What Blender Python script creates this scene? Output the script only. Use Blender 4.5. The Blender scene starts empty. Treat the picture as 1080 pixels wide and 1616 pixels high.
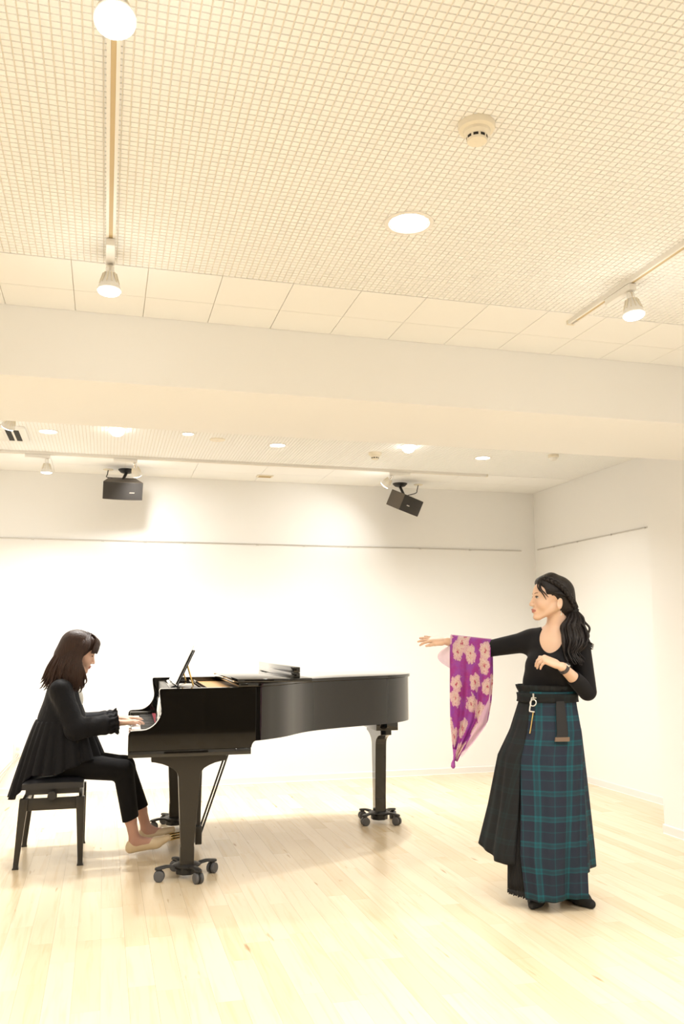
import bpy, math, random
import numpy as np
from mathutils import Matrix, Vector

scene = bpy.context.scene
COL = scene.collection
PI = math.pi
R_ = math.radians

# ------------------------------------------------------------------ camera, world, exposure
cam_d = bpy.data.cameras.new('camera')
cam = bpy.data.objects.new('camera', cam_d)
COL.objects.link(cam)
cam_d.sensor_fit = 'VERTICAL'
cam_d.sensor_height = 36.0
cam_d.sensor_width = 24.06
cam_d.lens = 36.0 * 1356.0 / 1616.0
cam_d.clip_start = 0.05
cam.matrix_world = Matrix(((0.9645599, -0.03509968, -0.26151905, 0.0),
                           (-0.2638383, -0.1421209, -0.95403931, 0.0),
                           (-0.00368084, 0.9892268, -0.14634476, 1.30),
                           (0, 0, 0, 1)))
scene.camera = cam
scene.cycles.max_bounces = 8
scene.cycles.caustics_reflective = False
scene.cycles.caustics_refractive = False

world = bpy.data.worlds.new('world')
scene.world = world
world.use_nodes = True
world.node_tree.nodes['Background'].inputs[0].default_value = (1.0, 0.93, 0.82, 1)
world.node_tree.nodes['Background'].inputs[1].default_value = 0.3

scene.view_settings.view_transform = 'Standard'
scene.view_settings.look = 'None'
scene.view_settings.exposure = 0.0
scene.view_settings.gamma = 1.0
scene.view_settings.use_curve_mapping = False

P_DOWN = 14.6      # power of one downlight
P_SPOT = 7.6      # power of one track spotlight
LAMP = (1.0, 0.99, 0.96)

HC = 2.81          # ceiling height
YB = 8.05          # back wall
XR = 4.29          # right wall of the recess
XP = 3.685         # face of the nearer wall section
YP = 5.25          # where that section ends
XL, YF = -3.1, -2.6

# ------------------------------------------------------------------ materials
def new_mat(name):
    m = bpy.data.materials.new(name)
    m.use_nodes = True
    nt = m.node_tree
    return m, nt, nt.nodes['Principled BSDF'], nt.links

def pmat(name, col, rough=0.5, metal=0.0, spec=0.5, coat=0.0, coat_rough=0.05, bump=None, emis=None, sheen=0.0, sss=0.0, vary=None):
    m, nt, b, L = new_mat(name)
    b.inputs['Base Color'].default_value = (*col, 1)
    b.inputs['Roughness'].default_value = rough
    b.inputs['Metallic'].default_value = metal
    b.inputs['Specular IOR Level'].default_value = spec
    b.inputs['Coat Weight'].default_value = coat
    b.inputs['Coat Roughness'].default_value = coat_rough
    if sheen:
        b.inputs['Sheen Weight'].default_value = sheen
    if sss:
        b.inputs['Subsurface Weight'].default_value = sss
        b.inputs['Subsurface Radius'].default_value = (0.012, 0.005, 0.003)
        b.inputs['Subsurface Scale'].default_value = 1.0
    if emis:
        b.inputs['Emission Color'].default_value = (*emis[0], 1)
        b.inputs['Emission Strength'].default_value = emis[1]
    if bump or vary:
        tc = nt.nodes.new('ShaderNodeTexCoord')
    if bump:
        sc, st = bump[0], bump[1]
        nz = nt.nodes.new('ShaderNodeTexNoise')
        nz.inputs['Scale'].default_value = sc
        nz.inputs['Detail'].default_value = 3
        L.new(tc.outputs['Object'], nz.inputs['Vector'])
        bp = nt.nodes.new('ShaderNodeBump')
        bp.inputs['Strength'].default_value = st
        bp.inputs['Distance'].default_value = bump[2] if len(bump) > 2 else 0.01
        L.new(nz.outputs['Fac'], bp.inputs['Height'])
        L.new(bp.outputs['Normal'], b.inputs['Normal'])
    if vary:
        nz2 = nt.nodes.new('ShaderNodeTexNoise')
        nz2.inputs['Scale'].default_value = vary[0]
        nz2.inputs['Detail'].default_value = 4
        L.new(tc.outputs['Object'], nz2.inputs['Vector'])
        mx = nt.nodes.new('ShaderNodeMix'); mx.data_type = 'RGBA'
        mx.inputs['A'].default_value = (*col, 1)
        mx.inputs['B'].default_value = (*vary[1], 1)
        L.new(nz2.outputs['Fac'], mx.inputs['Factor'])
        L.new(mx.outputs['Result'], b.inputs['Base Color'])
    return m

M = {}
M['wall'] = pmat('wall_paint', (0.92, 0.916, 0.905), 0.75, spec=0.25, bump=(60, 0.05, 0.002))
M['ceil'] = pmat('ceiling_paint', (0.93, 0.932, 0.92), 0.85, spec=0.2)
M['cell'] = pmat('acoustic_cell', (0.93, 0.932, 0.92), 0.9, spec=0.15, bump=(150, 0.15, 0.002))
M['groove'] = pmat('groove_backing', (0.86, 0.82, 0.74), 0.9, spec=0.1)
M['base'] = pmat('baseboard_vinyl', (0.86, 0.85, 0.83), 0.5)
M['railgrey'] = pmat('rail_metal', (0.72, 0.70, 0.67), 0.4, metal=0.3)
M['dark'] = pmat('dark_gap', (0.02, 0.017, 0.014), 0.8)
M['lacquer'] = pmat('black_lacquer', (0.006, 0.0052, 0.0042), 0.035, spec=0.5, coat=0.35, coat_rough=0.02)
M['satin'] = pmat('black_satin_wood', (0.022, 0.018, 0.013), 0.3, spec=0.5)
M['blackplastic'] = pmat('black_plastic', (0.02, 0.019, 0.018), 0.45)
M['rubber'] = pmat('grey_rubber', (0.10, 0.10, 0.105), 0.55)
M['chrome'] = pmat('chrome', (0.8, 0.79, 0.77), 0.15, metal=1.0)
M['brass'] = pmat('brass', (0.83, 0.58, 0.22), 0.18, metal=1.0)
M['goldplate'] = pmat('gold_iron_plate', (0.62, 0.36, 0.14), 0.4, metal=0.5)
M['ivory'] = pmat('white_key', (0.86, 0.85, 0.81), 0.2)
M['ebony'] = pmat('black_key', (0.012, 0.012, 0.012), 0.3)
M['felt'] = pmat('red_felt', (0.22, 0.012, 0.025), 0.9)
M['paper'] = pmat('score_paper', (0.88, 0.87, 0.84), 0.7)
M['leather'] = pmat('black_leatherette', (0.022, 0.022, 0.025), 0.35, spec=0.5, bump=(300, 0.1, 0.001))
M['whiteplastic'] = pmat('white_plastic', (0.86, 0.84, 0.80), 0.4)
M['creamplastic'] = pmat('cream_plastic', (0.85, 0.79, 0.66), 0.5)
M['tracktan'] = pmat('track_slot', (0.60, 0.47, 0.27), 0.6)
M['lampface'] = pmat('lamp_face', (1, 1, 1), 0.4, emis=((1.0, 0.96, 0.90), 14.0))
M['dimlens'] = pmat('downlight_lens', (1, 1, 1), 0.4, emis=((1.0, 0.97, 0.92), 9.0))
M['speaker'] = pmat('speaker_grille', (0.028, 0.024, 0.021), 0.6, bump=(900, 0.4, 0.002))
M['speakertop'] = pmat('speaker_case', (0.10, 0.08, 0.06), 0.55)
M['silver'] = pmat('silver_badge', (0.8, 0.78, 0.74), 0.3, metal=0.9)
M['cable'] = pmat('white_cable', (0.78, 0.66, 0.60), 0.6)
M['board'] = pmat('dark_board', (0.05, 0.055, 0.045), 0.5)
M['knit'] = pmat('black_knit', (0.006, 0.0055, 0.007), 0.85, spec=0.25, sheen=0.05, bump=(500, 0.15, 0.001))
M['cotton'] = pmat('black_cotton', (0.007, 0.007, 0.009), 0.65, spec=0.15, sheen=0.03, bump=(28, 0.45, 0.012))
M['trouser'] = pmat('black_trouser', (0.006, 0.0055, 0.006), 0.85, spec=0.2, sheen=0.03, bump=(30, 0.25, 0.01))
M['blackshoe'] = pmat('black_shoe', (0.012, 0.011, 0.011), 0.8, bump=(400, 0.2, 0.001))
M['beigeshoe'] = pmat('beige_leather', (0.74, 0.58, 0.37), 0.3, spec=0.5)
M['strap'] = pmat('watch_strap', (0.05, 0.042, 0.045), 0.5)
M['pleat'] = pmat('black_pleats', (0.014, 0.013, 0.013), 0.8)
M['lace'] = pmat('black_lace', (0.03, 0.028, 0.027), 0.85)
M['tab'] = pmat('brown_tab', (0.17, 0.11, 0.07), 0.5)
M['eyewhite'] = pmat('eye_white', (0.72, 0.68, 0.64), 0.25)
M['iris'] = pmat('eye_iris', (0.025, 0.014, 0.009), 0.15)
M['lash'] = pmat('lash_brown', (0.03, 0.017, 0.012), 0.8)
M['brow'] = pmat('brow_brown', (0.17, 0.09, 0.05), 0.9)
M['cream_blouse'] = pmat('pale_lace', (0.72, 0.70, 0.64), 0.8)

def skin_mat():
    m, nt, b, L = new_mat('skin')
    at = nt.nodes.new('ShaderNodeAttribute'); at.attribute_name = 'tint'
    L.new(at.outputs['Color'], b.inputs['Base Color'])
    b.inputs['Roughness'].default_value = 0.48
    b.inputs['Specular IOR Level'].default_value = 0.35
    b.inputs['Subsurface Weight'].default_value = 0.12
    b.inputs['Subsurface Radius'].default_value = (0.010, 0.004, 0.002)
    b.inputs['Subsurface Scale'].default_value = 1.0
    return m
M['skin'] = skin_mat()

def hair_mat(name, c0, c1, rough=0.42):
    m, nt, b, L = new_mat(name)
    tc = nt.nodes.new('ShaderNodeTexCoord')
    mp = nt.nodes.new('ShaderNodeMapping'); mp.inputs['Scale'].default_value = (160, 160, 9)
    L.new(tc.outputs['Object'], mp.inputs['Vector'])
    nz = nt.nodes.new('ShaderNodeTexNoise'); nz.inputs['Scale'].default_value = 1.0; nz.inputs['Detail'].default_value = 3
    L.new(mp.outputs['Vector'], nz.inputs['Vector'])
    mx = nt.nodes.new('ShaderNodeMix'); mx.data_type = 'RGBA'
    mx.inputs['A'].default_value = (*c0, 1); mx.inputs['B'].default_value = (*c1, 1)
    L.new(nz.outputs['Fac'], mx.inputs['Factor'])
    L.new(mx.outputs['Result'], b.inputs['Base Color'])
    bp = nt.nodes.new('ShaderNodeBump'); bp.inputs['Strength'].default_value = 0.6; bp.inputs['Distance'].default_value = 0.004
    L.new(nz.outputs['Fac'], bp.inputs['Height']); L.new(bp.outputs['Normal'], b.inputs['Normal'])
    b.inputs['Roughness'].default_value = rough
    b.inputs['Specular IOR Level'].default_value = 0.28
    return m
M['hair_black'] = hair_mat('hair_black', (0.005, 0.004, 0.004), (0.018, 0.012, 0.010))
M['hair_brown'] = hair_mat('hair_brown', (0.014, 0.007, 0.005), (0.060, 0.028, 0.018))

def plank_mat():
    m, nt, b, L = new_mat('maple_plank')
    geo = nt.nodes.new('ShaderNodeNewGeometry')
    oi = nt.nodes.new('ShaderNodeObjectInfo')
    add = nt.nodes.new('ShaderNodeMath'); add.operation = 'ADD'
    L.new(geo.outputs['Random Per Island'], add.inputs[0]); L.new(oi.outputs['Random'], add.inputs[1])
    fr = nt.nodes.new('ShaderNodeMath'); fr.operation = 'FRACT'
    L.new(add.outputs[0], fr.inputs[0])
    ramp = nt.nodes.new('ShaderNodeValToRGB')
    e = ramp.color_ramp.elements
    e[0].position = 0.0; e[0].color = (0.725, 0.585, 0.39, 1)
    e[1].position = 1.0; e[1].color = (0.83, 0.705, 0.515, 1)
    x = e.new(0.12); x.color = (0.76, 0.62, 0.42, 1)
    x = e.new(0.6); x.color = (0.80, 0.668, 0.475, 1)
    L.new(fr.outputs[0], ramp.inputs['Fac'])
    # grain in world space, stretched along the boards, shifted board by board
    comb = nt.nodes.new('ShaderNodeVectorMath'); comb.operation = 'MULTIPLY_ADD'
    comb.inputs[1].default_value = (38, 2.2, 1)
    L.new(geo.outputs['Position'], comb.inputs[0])
    sc = nt.nodes.new('ShaderNodeMath'); sc.operation = 'MULTIPLY'; sc.inputs[1].default_value = 91.0
    L.new(fr.outputs[0], sc.inputs[0]); L.new(sc.outputs[0], comb.inputs[2])
    nz = nt.nodes.new('ShaderNodeTexNoise'); nz.inputs['Scale'].default_value = 1.0; nz.inputs['Detail'].default_value = 5; nz.inputs['Distortion'].default_value = 0.6
    L.new(comb.outputs[0], nz.inputs['Vector'])
    mx = nt.nodes.new('ShaderNodeMix'); mx.data_type = 'RGBA'; mx.blend_type = 'MULTIPLY'
    mr = nt.nodes.new('ShaderNodeMapRange'); mr.inputs['From Min'].default_value = 0.5; mr.inputs['From Max'].default_value = 0.8
    mr.inputs['To Min'].default_value = 0.0; mr.inputs['To Max'].default_value = 0.5
    L.new(nz.outputs['Fac'], mr.inputs['Value']); L.new(mr.outputs['Result'], mx.inputs['Factor'])
    L.new(ramp.outputs['Color'], mx.inputs['A']); mx.inputs['B'].default_value = (0.86, 0.70, 0.50, 1)
    # rare brown mineral streaks
    v2 = nt.nodes.new('ShaderNodeVectorMath'); v2.operation = 'MULTIPLY'; v2.inputs[1].default_value = (13, 1.9, 1)
    L.new(geo.outputs['Position'], v2.inputs[0])
    n2 = nt.nodes.new('ShaderNodeTexNoise'); n2.inputs['Scale'].default_value = 1.4; n2.inputs['Detail'].default_value = 2
    L.new(v2.outputs[0], n2.inputs['Vector'])
    m2 = nt.nodes.new('ShaderNodeMapRange'); m2.inputs['From Min'].default_value = 0.70; m2.inputs['From Max'].default_value = 0.76
    m2.inputs['To Max'].default_value = 0.75
    L.new(n2.outputs['Fac'], m2.inputs['Value'])
    mz = nt.nodes.new('ShaderNodeMix'); mz.data_type = 'RGBA'
    L.new(m2.outputs['Result'], mz.inputs['Factor']); L.new(mx.outputs['Result'], mz.inputs['A']); mz.inputs['B'].default_value = (0.42, 0.24, 0.10, 1)
    L.new(mz.outputs['Result'], b.inputs['Base Color'])
    b.inputs['Roughness'].default_value = 0.27
    b.inputs['Specular IOR Level'].default_value = 0.45
    return m
M['plank'] = plank_mat()

def plaid_mat(name, base, teal, dark, amt):
    """woven tartan laid out in metres on the cloth's own uv"""
    m, nt, b, L = new_mat(name)
    uv = nt.nodes.new('ShaderNodeUVMap'); uv.uv_map = 'cloth'
    sep = nt.nodes.new('ShaderNodeSeparateXYZ'); L.new(uv.outputs['UV'], sep.inputs[0])
    outs = []
    for ax in ('X', 'Y'):
        d = nt.nodes.new('ShaderNodeMath'); d.operation = 'DIVIDE'; d.inputs[1].default_value = 0.118
        L.new(sep.outputs[ax], d.inputs[0])
        f = nt.nodes.new('ShaderNodeMath'); f.operation = 'FRACT'; L.new(d.outputs[0], f.inputs[0])
        r = nt.nodes.new('ShaderNodeValToRGB'); r.color_ramp.interpolation = 'LINEAR'
        e = r.color_ramp.elements
        e[0].position = 0.0; e[0].color = (0.10, 0.10, 0.10, 1)
        e[1].position = 1.0; e[1].color = (0.10, 0.10, 0.10, 1)
        for p, v in ((0.10, 0.10), (0.115, 0.55), (0.14, 0.55), (0.155, 0.12), (0.36, 0.05), (0.50, 0.07), (0.515, 0.8), (0.555, 0.9), (0.57, 0.45), (0.66, 0.45), (0.675, 0.95), (0.72, 0.9), (0.735, 0.1)):
            k = e.new(p); k.color = (v, v, v, 1)
        L.new(f.outputs[0], r.inputs['Fac']); outs.append(r)
    a = nt.nodes.new('ShaderNodeMath'); a.operation = 'ADD'
    L.new(outs[0].outputs['Color'], a.inputs[0]); L.new(outs[1].outputs['Color'], a.inputs[1])
    h = nt.nodes.new('ShaderNodeMath'); h.operation = 'MULTIPLY'; h.inputs[1].default_value = amt
    L.new(a.outputs[0], h.inputs[0])
    mx = nt.nodes.new('ShaderNodeMix'); mx.data_type = 'RGBA'
    mx.inputs['A'].default_value = (*base, 1); mx.inputs['B'].default_value = (*teal, 1)
    L.new(h.outputs[0], mx.inputs['Factor'])
    nz = nt.nodes.new('ShaderNodeTexNoise'); nz.inputs['Scale'].default_value = 5; L.new(uv.outputs['UV'], nz.inputs['Vector'])
    m2 = nt.nodes.new('ShaderNodeMix'); m2.data_type = 'RGBA'; m2.blend_type = 'MIX'
    m2.inputs['B'].default_value = (*dark, 1)
    ms = nt.nodes.new('ShaderNodeMath'); ms.operation = 'MULTIPLY'; ms.inputs[1].default_value = 0.5
    L.new(nz.outputs['Fac'], ms.inputs[0]); L.new(ms.outputs[0], m2.inputs['Factor']); L.new(mx.outputs['Result'], m2.inputs['A'])
    L.new(m2.outputs['Result'], b.inputs['Base Color'])
    b.inputs['Roughness'].default_value = 0.75
    b.inputs['Specular IOR Level'].default_value = 0.3
    return m
M['plaid'] = plaid_mat('blue_green_tartan', (0.018, 0.014, 0.032), (0.006, 0.125, 0.150), (0.008, 0.014, 0.022), 0.52)
M['plaid_dark'] = plaid_mat('charcoal_tartan', (0.008, 0.0075, 0.0085), (0.010, 0.028, 0.030), (0.007, 0.007, 0.008), 0.45)

def scarf_mat():
    m, nt, b, L = new_mat('floral_chiffon')
    uv = nt.nodes.new('ShaderNodeUVMap'); uv.uv_map = 'cloth'
    nz = nt.nodes.new('ShaderNodeTexNoise'); nz.inputs['Scale'].default_value = 34; nz.inputs['Detail'].default_value = 4
    L.new(uv.outputs['UV'], nz.inputs['Vector'])
    off = nt.nodes.new('ShaderNodeVectorMath'); off.operation = 'MULTIPLY_ADD'; off.inputs[1].default_value = (0.075, 0.075, 0)
    L.new(nz.outputs['Color'], off.inputs[0]); L.new(uv.outputs['UV'], off.inputs[2])
    def vor(scale, ra):
        v = nt.nodes.new('ShaderNodeTexVoronoi'); v.voronoi_dimensions = '2D'; v.inputs['Scale'].default_value = scale
        v.inputs['Randomness'].default_value = ra
        L.new(off.outputs[0], v.inputs['Vector']); return v
    big = vor(7.2, 0.9)
    r1 = nt.nodes.new('ShaderNodeValToRGB'); e = r1.color_ramp.elements
    e[0].position = 0.0; e[0].color = (0.55, 0.06, 0.16, 1)
    e[1].position = 0.43; e[1].color = (0.42, 0.09, 0.46, 1)
    for p, c in ((0.05, (0.62, 0.12, 0.22, 1)), (0.10, (0.85, 0.62, 0.55, 1)), (0.20, (0.88, 0.72, 0.66, 1)), (0.30, (0.86, 0.60, 0.62, 1)), (0.385, (0.80, 0.55, 0.62, 1)), (0.41, (0.40, 0.05, 0.36, 1))):
        k = e.new(p); k.color = c
    L.new(big.outputs['Distance'], r1.inputs['Fac'])
    # leafy background: violet and magenta patches
    n2 = nt.nodes.new('ShaderNodeTexNoise'); n2.inputs['Scale'].default_value = 13; n2.inputs['Detail'].default_value = 3
    L.new(uv.outputs['UV'], n2.inputs['Vector'])
    r2 = nt.nodes.new('ShaderNodeValToRGB'); e = r2.color_ramp.elements
    e[0].position = 0.40; e[0].color = (0.42, 0.09, 0.52, 1); e[1].position = 0.60; e[1].color = (0.47, 0.05, 0.36, 1)
    L.new(n2.outputs['Fac'], r2.inputs['Fac'])
    st = nt.nodes.new('ShaderNodeMath'); st.operation = 'GREATER_THAN'; st.inputs[1].default_value = 0.405
    L.new(big.outputs['Distance'], st.inputs[0])
    mx = nt.nodes.new('ShaderNodeMix'); mx.data_type = 'RGBA'
    L.new(st.outputs[0], mx.inputs['Factor']); L.new(r1.outputs['Color'], mx.inputs['A']); L.new(r2.outputs['Color'], mx.inputs['B'])
    # little speckles on petals
    n3 = nt.nodes.new('ShaderNodeTexNoise'); n3.inputs['Scale'].default_value = 120; n3.inputs['Detail'].default_value = 1
    L.new(uv.outputs['UV'], n3.inputs['Vector'])
    g3 = nt.nodes.new('ShaderNodeMapRange'); g3.inputs['From Min'].default_value = 0.60; g3.inputs['From Max'].default_value = 0.66; g3.inputs['To Max'].default_value = 0.7
    L.new(n3.outputs['Fac'], g3.inputs['Value'])
    m3 = nt.nodes.new('ShaderNodeMix'); m3.data_type = 'RGBA'; m3.inputs['B'].default_value = (0.55, 0.12, 0.22, 1)
    L.new(g3.outputs['Result'], m3.inputs['Factor']); L.new(mx.outputs['Result'], m3.inputs['A'])
    L.new(m3.outputs['Result'], b.inputs['Base Color'])
    b.inputs['Roughness'].default_value = 0.6
    tr = nt.nodes.new('ShaderNodeBsdfTranslucent'); L.new(m3.outputs['Result'], tr.inputs['Color'])
    ms = nt.nodes.new('ShaderNodeMixShader'); ms.inputs[0].default_value = 0.35
    L.new(b.outputs[0], ms.inputs[1]); L.new(tr.outputs[0], ms.inputs[2])
    tp = nt.nodes.new('ShaderNodeBsdfTransparent')
    m4 = nt.nodes.new('ShaderNodeMixShader'); m4.inputs[0].default_value = 0.10
    L.new(ms.outputs[0], m4.inputs[1]); L.new(tp.outputs[0], m4.inputs[2])
    L.new(m4.outputs[0], nt.nodes['Material Output'].inputs['Surface'])
    return m
M['scarf'] = scarf_mat()
def sheer_mat():
    m, nt, b, L = new_mat('pale_pink_chiffon')
    b.inputs['Base Color'].default_value = (0.86, 0.58, 0.72, 1)
    b.inputs['Roughness'].default_value = 0.6
    tp = nt.nodes.new('ShaderNodeBsdfTransparent')
    m4 = nt.nodes.new('ShaderNodeMixShader'); m4.inputs[0].default_value = 0.35
    L.new(b.outputs[0], m4.inputs[1]); L.new(tp.outputs[0], m4.inputs[2])
    L.new(m4.outputs[0], nt.nodes['Material Output'].inputs['Surface'])
    return m
M['sheer'] = sheer_mat()

# ------------------------------------------------------------------ object helpers
def link(o, parent=None):
    COL.objects.link(o)
    if parent is not None:
        o.parent = parent
    return o

def tag(o, label=None, cat=None, group=None, kind=None):
    if label: o['label'] = label
    if cat: o['category'] = cat
    if group: o['group'] = group
    if kind: o['kind'] = kind
    return o

def empty(name, loc=(0, 0, 0), rz=0.0):
    o = bpy.data.objects.new(name, None)
    o.empty_display_size = 0.1
    o.location = loc
    o.rotation_euler = (0, 0, rz)
    return link(o)

def mesh_obj(name, verts, faces, mat, parent=None, smooth=None, uv=None, loc=None):
    me = bpy.data.meshes.new(name)
    me.from_pydata([tuple(map(float, v)) for v in verts], [], [tuple(f) for f in faces])
    if uv is not None:
        lay = me.uv_layers.new(name='cloth')
        li = np.empty(len(me.loops), dtype=np.int32); me.loops.foreach_get('vertex_index', li)
        lay.data.foreach_set('uv', np.asarray(uv, dtype=np.float32)[li].ravel())
    me.update()
    if mat is not None:
        for mm in (mat if isinstance(mat, (list, tuple)) else [mat]):
            me.materials.append(mm)
    if smooth is not None:
        me.shade_smooth()
        if smooth < 179:
            me.set_sharp_from_angle(angle=R_(smooth))
    o = bpy.data.objects.new(name, me)
    if loc is not None: o.location = loc
    return link(o, parent)

class MB:
    """collects shapes of ONE part"""
    def __init__(s): s.v, s.f = [], []
    def add(s, V, F):
        n = len(s.v); s.v += [tuple(p) for p in V]; s.f += [tuple(i + n for i in f) for f in F]; return s
    def box(s, lo, hi, M3=None):
        (x0, y0, z0), (x1, y1, z1) = lo, hi
        V = [(x0, y0, z0), (x1, y0, z0), (x1, y1, z0), (x0, y1, z0), (x0, y0, z1), (x1, y0, z1), (x1, y1, z1), (x0, y1, z1)]
        if M3 is not None: V = [tuple(M3 @ Vector(p)) for p in V]
        return s.add(V, [(3, 2, 1, 0), (4, 5, 6, 7), (0, 1, 5, 4), (1, 2, 6, 5), (2, 3, 7, 6), (3, 0, 4, 7)])
    def rings(s, rings, close=True, cap0=True, cap1=True):
        n = len(rings[0]); V = [p for r in rings for p in r]; F = []
        for j in range(len(rings) - 1):
            for i in range(n if close else n - 1):
                a, b = j * n + i, j * n + (i + 1) % n
                F.append((a, b, b + n, a + n))
        if cap0 and close: F.append(tuple(range(n - 1, -1, -1)))
        if cap1 and close: F.append(tuple(range((len(rings) - 1) * n, len(rings) * n)))
        return s.add(V, F)
    def tube(s, path, rad, n=8, flat=None, up=None):
        P = [Vector(p) for p in path]
        if not isinstance(rad, (list, tuple)): rad = [rad] * len(P)
        ref = Vector(up) if up else Vector((0.123, 0.31, 0.94))
        rings = []; N = None
        for i, p in enumerate(P):
            t = (P[min(i + 1, len(P) - 1)] - P[max(i - 1, 0)]).normalized()
            if N is None:
                N = (ref - t * ref.dot(t))
                if N.length < 1e-3: N = Vector((1, 0, 0)) - t * t.x
                N.normalize()
            else:
                N = (N - t * N.dot(t)).normalized()
            B = t.cross(N)
            fl = flat or 1.0
            rings.append([tuple(p + (N * math.cos(a) * fl + B * math.sin(a)) * rad[i]) for a in [2 * PI * k / n for k in range(n)]])
        return s.rings(rings)
    def cyl(s, p0, p1, r0, r1=None, n=20): return s.tube([p0, p1], [r0, r0 if r1 is None else r1], n)
    def lathe(s, prof, c=(0, 0, 0), n=28):
        """prof: (r, z) pairs, along z"""
        return s.rings([[(c[0] + r * math.cos(2 * PI * k / n), c[1] + r * math.sin(2 * PI * k / n), c[2] + z) for k in range(n)] for r, z in prof])
    def prism(s, poly, plane, a, b):
        """poly in 2d; plane 'xz' extrudes y a..b, 'xy' extrudes z, 'yz' extrudes x"""
        def mk(p, t):
            return {'xz': (p[0], t, p[1]), 'xy': (p[0], p[1], t), 'yz': (t, p[0], p[1])}[plane]
        return s.rings([[mk(p, a) for p in poly], [mk(p, b) for p in poly]])
    def build(s, name, mat, parent=None, smooth=35, bevel=0.0, seg=2, loc=None):
        o = mesh_obj(name, s.v, s.f, mat, parent, None, loc=loc)
        import bmesh
        bm = bmesh.new(); bm.from_mesh(o.data)
        bmesh.ops.recalc_face_normals(bm, faces=bm.faces)
        if bevel:
            ed = [e for e in bm.edges if len(e.link_faces) == 2 and e.calc_face_angle() > R_(30)]
            bmesh.ops.bevel(bm, geom=ed, offset=bevel, segments=seg, profile=0.5, affect='EDGES', clamp_overlap=True)
        bm.to_mesh(o.data); bm.free()
        if smooth is not None:
            o.data.shade_smooth(); o.data.set_sharp_from_angle(angle=R_(smooth))
        return o

def catmull(pts, n=6):
    P = [np.array(p, float) for p in pts]; out = []
    for i in range(len(P) - 1):
        p0, p1, p2, p3 = P[max(i - 1, 0)], P[i], P[i + 1], P[min(i + 2, len(P) - 1)]
        for k in range(n):
            t = k / n
            out.append(0.5 * ((2 * p1) + (-p0 + p2) * t + (2 * p0 - 5 * p1 + 4 * p2 - p3) * t * t + (-p0 + 3 * p1 - 3 * p2 + p3) * t ** 3))
    out.append(P[-1])
    return out

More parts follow.
